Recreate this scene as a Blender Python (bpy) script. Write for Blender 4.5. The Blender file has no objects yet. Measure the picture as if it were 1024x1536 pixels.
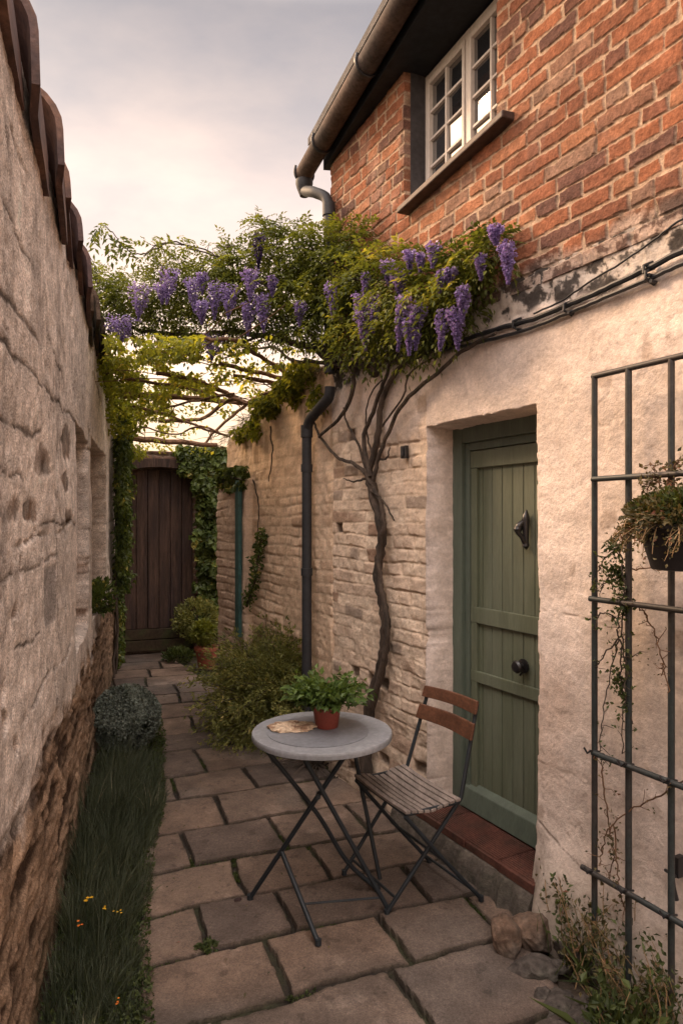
import bpy, math, random
import numpy as np
from mathutils import Vector
random.seed(7); RNG = np.random.default_rng(7)
SC = bpy.context.scene
COL = SC.collection
# ------------------------------------------------------------------ camera, sky, sun, exposure
EYE = 1.6
cam = bpy.data.objects.new('camera', bpy.data.cameras.new('camera')); COL.objects.link(cam)
cam.location = (0, 0, EYE); cam.rotation_euler = (math.radians(90), 0, 0)
cam.data.sensor_fit = 'VERTICAL'; cam.data.sensor_height = 36; cam.data.lens = 24
cam.data.shift_y = 12/1536; cam.data.clip_start = 0.05; cam.data.clip_end = 3000
SC.camera = cam
SUN_AZ = math.radians(-60); SUN_EL = math.radians(33)      # azimuth from +Y towards +X
SD = Vector((math.sin(SUN_AZ)*math.cos(SUN_EL), math.cos(SUN_AZ)*math.cos(SUN_EL), math.sin(SUN_EL)))
W = bpy.data.worlds.new('World'); SC.world = W; W.use_nodes = True
def build_world():
    nt = W.node_tree; N = nt.nodes; L = nt.links; N.clear()
    out = N.new('ShaderNodeOutputWorld'); bg = N.new('ShaderNodeBackground')
    sky = N.new('ShaderNodeTexSky'); sky.sky_type = 'NISHITA'; sky.sun_disc = False
    sky.sun_elevation = SUN_EL; sky.sun_rotation = SUN_AZ; sky.air_density = 1.3; sky.dust_density = 3
    tc = N.new('ShaderNodeTexCoord')
    sep = N.new('ShaderNodeSeparateXYZ'); L.new(tc.outputs['Generated'], sep.inputs[0])
    ramp = N.new('ShaderNodeValToRGB'); L.new(sep.outputs['Z'], ramp.inputs[0])
    e = ramp.color_ramp.elements
    e[0].position = 0.0; e[0].color = (3.6, 2.6, 1.8, 1)
    e[1].position = 1.0; e[1].color = (13, 12, 11.4, 1)  # overhead sky, above the view, raised as added fill light
    for p, c in ((.12, (4.2, 3.3, 2.5)), (.28, (4.5, 3.8, 3.35)), (.42, (4.0, 3.45, 3.15)), (.54, (2.5, 2.25, 2.15)), (.60, (1.75, 1.62, 1.62)), (.72, (7, 6.4, 6.0))):
        k = e.new(p); k.color = (*c, 1)
    # thin streaky cloud
    mp = N.new('ShaderNodeMapping'); L.new(tc.outputs['Generated'], mp.inputs[0])
    mp.inputs['Rotation'].default_value = (0.2, 0.5, 0.5); mp.inputs['Scale'].default_value = (1.2, 2.2, 3.0)
    nz = N.new('ShaderNodeTexNoise'); L.new(mp.outputs[0], nz.inputs['Vector'])
    nz.inputs['Scale'].default_value = 2.2; nz.inputs['Detail'].default_value = 7; nz.inputs['Roughness'].default_value = .55
    cr = N.new('ShaderNodeValToRGB'); L.new(nz.outputs['Fac'], cr.inputs[0])
    cr.color_ramp.elements[0].position = .36; cr.color_ramp.elements[0].color = (.80, .81, .85, 1)
    cr.color_ramp.elements[1].position = .68; cr.color_ramp.elements[1].color = (1.34, 1.2, 1.1, 1)
    mul = N.new('ShaderNodeMix'); mul.data_type = 'RGBA'; mul.blend_type = 'MULTIPLY'; mul.inputs['Factor'].default_value = 1
    L.new(ramp.outputs[0], mul.inputs['A']); L.new(cr.outputs[0], mul.inputs['B'])
    # added fill: sky behind the viewer, out of view, brightened to light the walls
    my = N.new('ShaderNodeMapRange'); my.inputs['From Min'].default_value = .25; my.inputs['From Max'].default_value = -.5; my.inputs['To Min'].default_value = 1; my.inputs['To Max'].default_value = 3.0
    L.new(sep.outputs['Y'], my.inputs['Value'])
    m3 = N.new('ShaderNodeMix'); m3.data_type = 'RGBA'; m3.blend_type = 'MULTIPLY'; m3.inputs['Factor'].default_value = 1
    L.new(mul.outputs['Result'], m3.inputs['A']); L.new(my.outputs[0], m3.inputs['B']); mul = m3
    mx = N.new('ShaderNodeMix'); mx.data_type = 'RGBA'; mx.inputs['Factor'].default_value = .9
    # sunset glow low down at the end of the alley
    dt = N.new('ShaderNodeVectorMath'); dt.operation = 'DOT_PRODUCT'; L.new(tc.outputs['Generated'], dt.inputs[0]); g = Vector((-.22, .95, .12)).normalized(); dt.inputs[1].default_value = g
    gr = N.new('ShaderNodeValToRGB'); L.new(dt.outputs['Value'], gr.inputs[0])
    gr.color_ramp.elements[0].position = .86; gr.color_ramp.elements[0].color = (0, 0, 0, 1); gr.color_ramp.elements[1].position = 1; gr.color_ramp.elements[1].color = (3.0, 1.75, .8, 1)
    k = gr.color_ramp.elements.new(.965); k.color = (.8, .4, .15, 1)
    ad = N.new('ShaderNodeMix'); ad.data_type = 'RGBA'; ad.blend_type = 'ADD'; ad.inputs['Factor'].default_value = 1
    L.new(mul.outputs['Result'], ad.inputs['A']); L.new(gr.outputs[0], ad.inputs['B'])
    # broad warm glow added around the sun, out of view, lighting the right walls
    d2 = N.new('ShaderNodeVectorMath'); d2.operation = 'DOT_PRODUCT'; L.new(tc.outputs['Generated'], d2.inputs[0]); d2.inputs[1].default_value = SD
    g2 = N.new('ShaderNodeValToRGB'); L.new(d2.outputs['Value'], g2.inputs[0])
    g2.color_ramp.elements[0].position = .87; g2.color_ramp.elements[0].color = (0, 0, 0, 1); g2.color_ramp.elements[1].position = .99; g2.color_ramp.elements[1].color = (26, 16, 8.5, 1)
    a2 = N.new('ShaderNodeMix'); a2.data_type = 'RGBA'; a2.blend_type = 'ADD'; a2.inputs['Factor'].default_value = 1
    L.new(ad.outputs['Result'], a2.inputs['A']); L.new(g2.outputs[0], a2.inputs['B'])
    L.new(sky.outputs[0], mx.inputs['A']); L.new(a2.outputs['Result'], mx.inputs['B'])
    L.new(mx.outputs['Result'], bg.inputs[0]); bg.inputs[1].default_value = .1
    L.new(bg.outputs[0], out.inputs[0])
build_world()
sl = bpy.data.lights.new('sun', 'SUN'); sl.energy = 2.0; sl.angle = math.radians(12); sl.color = (1.0, .68, .42)
sun = bpy.data.objects.new('sun', sl); COL.objects.link(sun)
sun.rotation_euler = SD.to_track_quat('Z', 'Y').to_euler(); sun.location = SD*30
SC.view_settings.view_transform = 'Standard'; SC.view_settings.look = 'None'
SC.view_settings.exposure = 1.32; SC.view_settings.gamma = 1
SC.render.engine = 'CYCLES'
try:
    SC.cycles.max_bounces = 8; SC.cycles.diffuse_bounces = 5; SC.cycles.transparent_max_bounces = 8
except Exception: pass

# ------------------------------------------------------------------ plane frames
V = np.array
HU = V([-.4677, .8839]); HN = V([-.8839, -.4677]); H0 = V([.806, 2.79])      # house wall: along, outwards, right door jamb
LU = V([-.2750, .9615]); LN = V([.9615, .2750]); L0 = V([-.353, 0.0])        # left wall
PE = V([.934, .356]); PF = V([-.356, .934])                                  # path rows / across
def HP(u, n, z): return V([H0[0]+HU[0]*u+HN[0]*n, H0[1]+HU[1]*u+HN[1]*n, z])
def LP(u, n, z): return V([L0[0]+LU[0]*u+LN[0]*n, L0[1]+LU[1]*u+LN[1]*n, z])
def at(px, py, Y): return V([(px-512)/1024*Y, Y, EYE+(780-py)/1024*Y])
def hit(px, py, P, Nn, n):
    tx = (px-512)/1024
    Y = ((P[0]+Nn[0]*n)*Nn[0]+(P[1]+Nn[1]*n)*Nn[1])/(Nn[0]*tx+Nn[1])
    return at(px, py, Y)
def onh(px, py, n=0.0): return hit(px, py, H0, HN, n)
def onl(px, py, n=0.0): return hit(px, py, L0, LN, n)
def ong(px, py, z=0.0):
    Y = (EYE-z)*1024/(py-780); return at(px, py, Y)
def hu(px, n=0.0):
    p = onh(px, 780, n); return float((p[:2]-H0) @ HU)

# ------------------------------------------------------------------ numpy noise
def _h(ix, iy, s):
    n = (ix.astype(np.int64)*374761393 + iy.astype(np.int64)*668265263 + s*2147483647) & 0xffffffff
    n = ((n ^ (n >> 13))*1274126177) & 0xffffffff
    return ((n ^ (n >> 16)) & 0xffff)/65535.0
def vnoise(x, y, s=0):
    ix = np.floor(x); iy = np.floor(y); fx = x-ix; fy = y-iy
    fx = fx*fx*fx*(fx*(fx*6-15)+10); fy = fy*fy*fy*(fy*(fy*6-15)+10)
    a = _h(ix, iy, s); b = _h(ix+1, iy, s); c = _h(ix, iy+1, s); d = _h(ix+1, iy+1, s)
    return (a*(1-fx)+b*fx)*(1-fy)+(c*(1-fx)+d*fx)*fy
def fbm(x, y, o=4, s=0, r=.5):
    t = 0; a = 1; m = 0
    for i in range(o):
        t = t+a*vnoise(x*2**i+i*17.3, y*2**i-i*9.1, s+i); m += a; a *= r
    return t/m*2-1
def vor(x, y, s=0):
    ix = np.floor(x); iy = np.floor(y); f1 = np.full(x.shape, 9.); f2 = f1.copy(); cid = np.zeros(x.shape)
    for dx in (-1, 0, 1):
        for dy in (-1, 0, 1):
            cx = ix+dx; cy = iy+dy
            d = np.hypot(cx+.1+.8*_h(cx, cy, s)-x, cy+.1+.8*_h(cx, cy, s+5)-y)
            n = d < f1; f2 = np.where(n, f1, np.minimum(f2, d)); cid = np.where(n, _h(cx, cy, s+9), cid); f1 = np.where(n, d, f1)
    return f1, f2, cid
def ss(a, b, x):
    t = np.clip((x-a)/(b-a), 0, 1); return t*t*(3-2*t)
def mixc(a, b, f):
    a = np.asarray(a, float); b = np.asarray(b, float); f = np.asarray(f)[..., None]
    return a*(1-f)+b*f
def bricks(u, z, bh, bl, s, wob=.006):
    uu = u+fbm(u*5, z*5, 3, s+40)*wob*1.6; zz = z+fbm(u*3, z*6, 3, s+50)*wob*1.6+fbm(u*.8, z*.3, 2, s+60)*.012
    row = np.floor(zz/bh); fz = zz/bh-row
    off = np.where(row % 2 == 0, 0, .5)+.35*_h(row, row*0, s)
    q = uu/bl+off; k = np.floor(q); fu = q-k
    j0 = (_h(k, row, s+1)-.5)*.22; j1 = (_h(k+1, row, s+1)-.5)*.22
    # random half split: some stretchers become two headers
    split = _h(k, row, s+2) > .62
    l = fu-j0; r = (1+j1)-fu; w = 1+j1-j0
    half = l > w/2
    l2 = np.where(split & half, l-w/2, l); r2 = np.where(split & ~half, w/2-l, r)
    idk = k*2+np.where(split & half, 1, 0)
    neg = l < 0; over = r < 0
    du = np.minimum(np.abs(l2), np.abs(r2))*bl
    idk = np.where(neg, idk-2, np.where(over, idk+2, idk))
    dz = np.minimum(fz, 1-fz)*bh
    return np.minimum(du, dz), _h(idk, row, s+3), _h(idk, row, s+4)

# ------------------------------------------------------------------ object helpers
def tag(o, label=None, cat=None, group=None, kind=None):
    if label: o['label'] = label
    if cat: o['category'] = cat
    if group: o['group'] = group
    if kind: o['kind'] = kind
    return o
def empty(name, loc, label=None, cat=None, group=None):
    o = bpy.data.objects.new(name, None); COL.objects.link(o); o.location = [float(c) for c in loc]
    o.empty_display_size = .1
    return tag(o, label, cat, group)
def wloc(o):
    l = V([0., 0, 0])
    while o is not None: l = l+V(o.location); o = o.parent
    return l
def link(name, me, mat, parent=None, loc=None):
    o = bpy.data.objects.new(name, me); COL.objects.link(o)
    base = wloc(parent) if parent is not None else V([0., 0, 0])
    if loc is not None: off = V(loc, float)
    else: off = base
    if np.any(off != 0):
        n = len(me.vertices); a = np.empty(n*3); me.vertices.foreach_get('co', a)
        a = (a.reshape(-1, 3)-off).ravel(); me.vertices.foreach_set('co', a); me.update()
    if parent is not None: o.parent = parent; o.location = [float(c) for c in off-base]
    else: o.location = [float(c) for c in off]
    if mat: me.materials.append(mat)
    return o
def mesh_np(name, verts, faces, smooth=True, cols=None, rnd=None):
    """faces: (F,k) int array with constant k"""
    me = bpy.data.meshes.new(name); verts = np.asarray(verts, float); faces = np.asarray(faces, np.int32)
    F, k = faces.shape
    me.vertices.add(len(verts)); me.vertices.foreach_set('co', verts.ravel())
    me.loops.add(F*k); me.loops.foreach_set('vertex_index', faces.ravel())
    me.polygons.add(F); me.polygons.foreach_set('loop_start', np.arange(0, F*k, k, dtype=np.int32))
    me.polygons.foreach_set('use_smooth', np.full(F, smooth))
    me.update(calc_edges=True); me.validate()
    if cols is not None:
        at_ = me.attributes.new('Col', 'FLOAT_COLOR', 'POINT')
        c = np.ones((len(verts), 4)); c[:, :3] = cols; at_.data.foreach_set('color', c.ravel())
    if rnd is not None:
        at_ = me.attributes.new('rnd', 'FLOAT', 'POINT'); at_.data.foreach_set('value', np.asarray(rnd, float))
    return me
class MB:
    def __init__(s): s.v = []; s.f = []
    def add(s, vs, fs):
        o = len(s.v); s.v += [tuple(float(c) for c in v) for v in vs]; s.f += [tuple(i+o for i in f) for f in fs]; return s
    def hexa(s, p):   # 8 points: bottom ring 0-3, top ring 4-7
        return s.add(p, [(3, 2, 1, 0), (4, 5, 6, 7), (0, 1, 5, 4), (1, 2, 6, 5), (2, 3, 7, 6), (3, 0, 4, 7)])
    def box(s, F, u0, u1, n0, n1, z0, z1):   # box in frame F(u,n,z)
        return s.hexa([F(u0, n0, z0), F(u1, n0, z0), F(u1, n1, z0), F(u0, n1, z0), F(u0, n0, z1), F(u1, n0, z1), F(u1, n1, z1), F(u0, n1, z1)])
    def tube(s, pts, r, seg=8, cap=True):
        pts = [V(p, float) for p in pts]; n = len(pts)
        rs = r if hasattr(r, '__len__') else [r]*n
        if len(rs) != n: rs = list(np.interp(np.linspace(0, 1, n), np.linspace(0, 1, len(rs)), rs))
        vs = []; prev = None
        for i in range(n):
            t = pts[min(i+1, n-1)]-pts[max(i-1, 0)]; t = t/(np.linalg.norm(t)+1e-9)
            if prev is None:
                a = V([0, 0, 1.]) if abs(t[2]) < .9 else V([1., 0, 0])
                x = np.cross(t, a)
            else: x = prev-t*(prev @ t)
            x = x/(np.linalg.norm(x)+1e-9); prev = x; y = np.cross(t, x)
            for k in range(seg):
                a = 2*math.pi*k/seg; vs.append(pts[i]+rs[i]*(math.cos(a)*x+math.sin(a)*y))
        fs = [(i*seg+k, i*seg+(k+1) % seg, (i+1)*seg+(k+1) % seg, (i+1)*seg+k) for i in range(n-1) for k in range(seg)]
        if cap: fs += [tuple(range(seg))[::-1], tuple((n-1)*seg+k for k in range(seg))]
        return s.add(vs, fs)
    def lathe(s, c, prof, seg=32, wob=0):
        vs = []; n = len(prof)
        for r, z in prof:
            for k in range(seg):
                a = 2*math.pi*k/seg; rr = r*(1+wob*math.sin(3*a+1)); vs.append((c[0]+rr*math.cos(a), c[1]+rr*math.sin(a), c[2]+z))
        fs = [(i*seg+k, i*seg+(k+1) % seg, (i+1)*seg+(k+1) % seg, (i+1)*seg+k) for i in range(n-1) for k in range(seg)]
        fs += [tuple(range(seg))[::-1], tuple((n-1)*seg+k for k in range(seg))]
        return s.add(vs, fs)
    def build(s, name, mat, parent=None, loc=None, smooth=False, bevel=0, bseg=2, autosmooth=None):
        me = bpy.data.meshes.new(name); me.from_pydata(s.v, [], s.f); me.update()
        if smooth: me.polygons.foreach_set('use_smooth', [True]*len(me.polygons))
        o = link(name, me, mat, parent, loc)
        if smooth:
            try:
                me.set_sharp_from_angle(angle=math.radians(40))
            except Exception: pass
        if bevel:
            m = o.modifiers.new('bevel', 'BEVEL'); m.width = bevel; m.segments = bseg; m.limit_method = 'ANGLE'; m.angle_limit = math.radians(40)
        return o
def smoothpts(pts, k=6):
    """Catmull-Rom through the points"""
    P = [V(p, float) for p in pts]; P = [2*P[0]-P[1]]+P+[2*P[-1]-P[-2]]; out = []
    for i in range(1, len(P)-2):
        for j in range(k):
            t = j/k; a, b, c, d = P[i-1:i+3]
            out.append(.5*((2*b)+(c-a)*t+(2*a-5*b+4*c-d)*t*t+(3*b-a-3*c+d)*t**3))
    out.append(P[-2]); return out
def wiggle(pts, a, seed=0):
    r = np.random.default_rng(seed); return [p+(r.random(3)-.5)*2*a for p in pts]

# ------------------------------------------------------------------ materials
def mat(name, col=(.5, .5, .5), attr=False, rough=.85, var=.25, vs=6, bump=.3, bs=80, bd=.004, spec=.3, metal=0, col2=None, c2s=3, grain=None, ior=None, speck=None):
    m = bpy.data.materials.new(name); m.use_nodes = True; nt = m.node_tree; N = nt.nodes; L = nt.links
    b = N['Principled BSDF']; b.inputs['Roughness'].default_value = rough; b.inputs['Metallic'].default_value = metal
    b.inputs['Specular IOR Level'].default_value = spec
    if ior: b.inputs['IOR'].default_value = ior
    tc = N.new('ShaderNodeTexCoord'); vec = tc.outputs['Object']
    if grain:
        mp = N.new('ShaderNodeMapping'); mp.inputs['Scale'].default_value = grain; L.new(vec, mp.inputs[0]); vec = mp.outputs[0]
    if attr:
        a = N.new('ShaderNodeAttribute'); a.attribute_name = 'Col'; c = a.outputs['Color']
    else:
        rg = N.new('ShaderNodeRGB'); rg.outputs[0].default_value = (*col, 1); c = rg.outputs[0]
    if col2:
        n2 = N.new('ShaderNodeTexNoise'); n2.inputs['Scale'].default_value = c2s; n2.inputs['Detail'].default_value = 6; L.new(vec, n2.inputs['Vector'])
        r2 = N.new('ShaderNodeValToRGB'); r2.color_ramp.elements[0].position = .45; r2.color_ramp.elements[1].position = .62; L.new(n2.outputs['Fac'], r2.inputs[0])
        mm = N.new('ShaderNodeMix'); mm.data_type = 'RGBA'; L.new(r2.outputs[0], mm.inputs['Factor']); L.new(c, mm.inputs['A']); mm.inputs['B'].default_value = (*col2, 1); c = mm.outputs['Result']
    for sc, vv, dt in ((vs, var, 8), (bs*1.1, var*.9, 4))+((speck,) if speck else ()):
        n = N.new('ShaderNodeTexNoise'); n.inputs['Scale'].default_value = sc; n.inputs['Detail'].default_value = dt; n.inputs['Roughness'].default_value = .65; L.new(vec, n.inputs['Vector'])
        mr = N.new('ShaderNodeMapRange'); mr.inputs['From Min'].default_value = .3; mr.inputs['From Max'].default_value = .7
        mr.inputs['To Min'].default_value = 1-vv; mr.inputs['To Max'].default_value = 1+vv; L.new(n.outputs['Fac'], mr.inputs['Value'])
        mm = N.new('ShaderNodeMix'); mm.data_type = 'RGBA'; mm.blend_type = 'MULTIPLY'; mm.inputs['Factor'].default_value = 1
        L.new(c, mm.inputs['A']); L.new(mr.outputs[0], mm.inputs['B']); c = mm.outputs['Result']
    L.new(c, b.inputs['Base Color'])
    if bump:
        n = N.new('ShaderNodeTexNoise'); n.inputs['Scale'].default_value = bs; n.inputs['Detail'].default_value = 5; n.inputs['Roughness'].default_value = .7; L.new(vec, n.inputs['Vector'])
        bp = N.new('ShaderNodeBump'); bp.inputs['Strength'].default_value = bump; bp.inputs['Distance'].default_value = bd; L.new(n.outputs['Fac'], bp.inputs['Height']); L.new(bp.outputs[0], b.inputs['Normal'])
    return m
def leafmat(name, c1, c2, tr=.35, rough=.55, c3=None):
    m = bpy.data.materials.new(name); m.use_nodes = True; nt = m.node_tree; N = nt.nodes; L = nt.links
    b = N['Principled BSDF']; b.inputs['Roughness'].default_value = rough; b.inputs['Specular IOR Level'].default_value = .3
    a = N.new('ShaderNodeAttribute'); a.attribute_name = 'rnd'
    r = N.new('ShaderNodeValToRGB'); r.color_ramp.elements[0].color = (*c1, 1); r.color_ramp.elements[1].color = (*c2, 1)
    if c3: k = r.color_ramp.elements.new(.93); k.color = (*c2, 1); r.color_ramp.elements[-1].color = (*c3, 1)
    L.new(a.outputs['Fac'], r.inputs[0]); L.new(r.outputs[0], b.inputs['Base Color'])
    t = N.new('ShaderNodeBsdfTranslucent'); mu = N.new('ShaderNodeMix'); mu.data_type = 'RGBA'; mu.blend_type = 'MULTIPLY'; mu.inputs['Factor'].default_value = 1
    mu.inputs['B'].default_value = (1.5, 1.35, .6, 1) if c1[2] < c1[1] else (1.2, 1, 1.3, 1)
    L.new(r.outputs[0], mu.inputs['A']); L.new(mu.outputs['Result'], t.inputs[0])
    mx = N.new('ShaderNodeMixShader'); mx.inputs[0].default_value = tr
    L.new(b.outputs[0], mx.inputs[1]); L.new(t.outputs[0], mx.inputs[2]); L.new(mx.outputs[0], N['Material Output'].inputs[0])
    return m
M = {}
M['granite'] = mat('rough_render', attr=True, rough=.95, var=.34, vs=14, bump=1, bs=95, bd=.012, spec=.1, speck=(170, .42, 3))
M['plaster'] = mat('old_limewash', attr=True, rough=.9, var=.14, vs=12, bump=.8, bs=70, bd=.006, spec=.15, speck=(38, .10, 5))
M['brick'] = mat('brickwork', attr=True, rough=.9, var=.27, vs=20, bump=1, bs=90, bd=.006, spec=.15, speck=(45, .2, 5))
M['flag'] = mat('flagstone', attr=True, rough=.72, var=.27, vs=9, bump=.9, bs=80, bd=.006, spec=.3, speck=(190, .30, 2))
M['soil'] = mat('soil', (.045, .035, .024), rough=1, var=.4, vs=9, bump=1, bs=50, bd=.02, col2=(.04, .05, .02), c2s=2)
M['tile'] = mat('coping_clay', (.075, .042, .038), rough=.75, var=.4, vs=9, bump=.6, bs=40, bd=.005, spec=.4, col2=(.13, .068, .045), c2s=5)
M['tilemoss'] = mat('mossy_clay', (.07, .045, .03), rough=.9, var=.5, vs=12, bump=1, bs=30, bd=.015, col2=(.03, .03, .015), c2s=8)
M['mortar'] = mat('mortar', (.34, .27, .22), rough=.95, var=.25, bump=.8, bs=60, bd=.006, spec=.1)
M['green'] = mat('green_door_paint', (.125, .14, .098), rough=.6, var=.13, vs=5, bump=.2, bs=30, bd=.002, spec=.35, grain=(6, 6, .6), col2=(.105, .12, .078), c2s=1.5)
M['green2'] = mat('green_frame_paint', (.088, .11, .085), rough=.6, var=.16, vs=4, bump=.15, bs=30, bd=.002, spec=.4, grain=(5, 5, .6))
M['iron'] = mat('black_iron', (.012, .011, .012), rough=.35, var=.4, bump=.4, bs=60, bd=.002, spec=.5)
M['gutter'] = mat('brown_gutter', (.085, .060, .050), rough=.8, var=.4, vs=3, bump=.4, bs=40, bd=.003, spec=.15, col2=(.05, .042, .04), c2s=2)
M['pipe'] = mat('dark_downpipe', (.022, .023, .027), rough=.65, var=.3, vs=4, bump=.15, bs=40, bd=.001, spec=.45)
M['fascia'] = mat('black_eaves_board', (.012, .014, .018), rough=.6, var=.4, bump=.3, bs=25, bd=.003)
M['whitewood'] = mat('white_window_wood', (.55, .50, .45), rough=.55, var=.14, vs=6, bump=.2, bs=40, bd=.002, grain=(3, 3, .7))
M['darkwood'] = mat('dark_side_wood', (.045, .042, .045), rough=.6, var=.3, bump=.3, bs=30)
M['sill'] = mat('brown_sill', (.055, .035, .03), rough=.6, var=.35, vs=6, bump=.4, bs=30, bd=.004)
M['glass'] = mat('window_glass', (.02, .022, .026), rough=.03, var=.1, bump=.05, bs=2, bd=.02, spec=1.0, ior=2.4)
M['interior'] = mat('dark_interior', (.02, .018, .017), bump=0)
M['gate'] = mat('old_gate_oak', (.056, .033, .025), rough=.75, var=.6, vs=4, bump=.8, bs=18, bd=.006, grain=(6, 6, .5), col2=(.034, .021, .019), c2s=2.5)
M['gatelow'] = mat('mossy_gate_oak', (.05, .034, .02), rough=.85, var=.4, vs=5, bump=.7, bs=25, bd=.005, col2=(.038, .044, .016), c2s=5)
M['metal'] = mat('table_top_zinc', (.22, .225, .24), rough=.5, var=.2, vs=7, bump=.25, bs=45, bd=.002, spec=.5, col2=(.20, .205, .215), c2s=6)
M['metal2'] = mat('table_disc_zinc', (.155, .16, .175), rough=.42, var=.22, vs=6, bump=.2, bs=45, bd=.002, spec=.5)
M['legs'] = mat('dark_blue_black_metal', (.008, .012, .016), rough=.6, var=.3, bump=.25, bs=50, bd=.001, spec=.5)
M['slat'] = mat('weathered_slat', (.19, .155, .135), rough=.6, var=.35, vs=9, bump=.4, bs=40, bd=.002, grain=(2.6, .7, 3))
M['redwood'] = mat('orange_brown_slat', (.105, .046, .026), rough=.5, var=.35, vs=7, bump=.4, bs=30, bd=.002, grain=(3, 1, 3))
M['terra'] = mat('terracotta', (.27, .082, .05), rough=.7, var=.22, vs=8, bump=.3, bs=60, bd=.002)
M['quarry'] = mat('red_quarry_tile', (.088, .034, .024), rough=.7, col2=(.06, .028, .02), c2s=8, var=.35, vs=9, bump=.4, bs=60, bd=.002)
M['plinth'] = mat('rough_concrete', (.095, .08, .066), rough=.95, var=.4, vs=12, bump=1, bs=40, bd=.012, col2=(.08, .07, .055), c2s=7)
M['rock'] = mat('brown_rock', (.125, .08, .055), rough=.9, var=.5, vs=10, bump=1, bs=30, bd=.012, col2=(.09, .07, .055), c2s=6)
M['rock2'] = mat('grey_rock', (.07, .058, .05), rough=.9, var=.5, vs=10, bump=1, bs=30, bd=.012, col2=(.055, .05, .04), c2s=6)
M['teal'] = mat('teal_paint', (.04, .098, .095), rough=.6, var=.25, bump=.3, bs=30)
M['bark'] = mat('vine_bark', (.075, .055, .042), rough=.9, var=.4, vs=12, bump=1, bs=26, bd=.012, grain=(3, 3, .7), col2=(.045, .035, .028), c2s=5)
M['barkw'] = mat('warm_bark', (.12, .065, .035), rough=.9, var=.4, vs=12, bump=.8, bs=40, bd=.006)
M['trellis'] = mat('grey_green_iron', (.028, .034, .034), rough=.5, var=.3, vs=7, bump=.35, bs=60, bd=.0015, col2=(.05, .032, .026), c2s=1.5)
M['basket'] = mat('black_planter', (.016, .014, .015), rough=.5, var=.3, bump=.2)
M['bread'] = mat('crust', (.62, .47, .33), rough=.9, var=.45, vs=24, bump=1, bs=70, bd=.008, col2=(.22, .13, .08), c2s=26)
M['cable'] = mat('black_cable', (.016, .017, .02), rough=.4, var=.3, bump=.1)
M['straw'] = mat('dry_straw', (.25, .16, .08), rough=.9, var=.4, bump=0)
M['roof'] = mat('roof_slates', (.05, .045, .045), rough=.8, var=.4, bump=.8, bs=15, bd=.02)
M['clay_top'] = mat('potting_soil', (.03, .022, .016), bump=1, bs=50, bd=.01)
LM = {}
LM['wist'] = leafmat('wisteria_leaf', (.030, .046, .012), (.15, .175, .034), .42, c3=(.30, .29, .06))
LM['gold'] = leafmat('golden_leaf', (.070, .095, .015), (.28, .29, .045), .58, c3=(.5, .40, .09))
LM['ivy'] = leafmat('ivy_leaf', (.024, .042, .012), (.11, .145, .034), .3, .45, c3=(.34, .30, .08))
LM['bush'] = leafmat('bush_leaf', (.050, .066, .020), (.25, .25, .075), .3, c3=(.40, .34, .12))
LM['grey'] = leafmat('grey_leaf', (.035, .045, .036), (.21, .24, .20), .12)
LM['herb'] = leafmat('herb_leaf', (.022, .050, .012), (.12, .18, .040), .3, .45)
LM['lime'] = leafmat('lime_leaf', (.06, .085, .014), (.19, .20, .035), .35)
LM['grass'] = leafmat('grass_blade', (.018, .027, .013), (.125, .145, .095), .28, .6, c3=(.42, .38, .27))
LM['weed'] = leafmat('weed_leaf', (.022, .034, .010), (.075, .095, .026), .22)
LM['dry'] = leafmat('dry_leaf', (.035, .036, .016), (.12, .095, .04), .2, c3=(.24, .10, .07))
LM['petal'] = leafmat('lilac_petal', (.12, .085, .20), (.38, .30, .54), .35, .6, c3=(.64, .55, .72))
LM['petald'] = leafmat('dark_bud', (.03, .02, .06), (.08, .05, .14), .2)
LM['yellow'] = leafmat('yellow_petal', (.7, .35, .02), (.85, .55, .03), .2)
LM['orange'] = leafmat('orange_petal', (.7, .16, .02), (.8, .25, .03), .2)

# ------------------------------------------------------------------ relief sheets (walls, paving)
def sheet(name, P, A, B, hf, m, parent=None, T=.35, loc=None, top=None, sm=True):
    """A,B 1-d coordinates; hf(U,Zv)->height, colour; P(a,n,b)"""
    U, Z = np.meshgrid(A, B, indexing='ij')
    if top is not None:
        t = top(U); Z = B[0]+(Z-B[0])*(t-B[0])/(B[-1]-B[0])
    Hh, C = hf(U, Z)
    U = np.pad(U, 1, 'edge'); Z = np.pad(Z, 1, 'edge'); Hh = np.pad(Hh, 1, constant_values=-T)
    C = np.pad(C, ((1, 1), (1, 1), (0, 0)), 'edge')
    X = P(U, Hh, Z); Vv = np.stack([X[0], X[1], X[2]*np.ones_like(U)], -1).reshape(-1, 3)
    a, b = U.shape; I = np.arange(a*b).reshape(a, b)
    F = np.stack([I[:-1, :-1], I[1:, :-1], I[1:, 1:], I[:-1, 1:]], -1).reshape(-1, 4)
    F = np.vstack([F, [[I[0, 0], I[0, -1], I[-1, -1], I[-1, 0]]]])
    me = mesh_np(name, Vv, F, sm, C.reshape(-1, 3))
    return link(name, me, m, parent, loc)
def hP(u, n, z): return (H0[0]+HU[0]*u+HN[0]*n, H0[1]+HU[1]*u+HN[1]*n, z)
def lP(u, n, z): return (L0[0]+LU[0]*u+LN[0]*n, L0[1]+LU[1]*u+LN[1]*n, z)
def rng(*segs):
    out = []
    for a, b, s in segs: out.append(np.arange(a, b, s))
    out.append(V([segs[-1][1]])); return np.unique(np.round(np.concatenate(out), 5))

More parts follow.
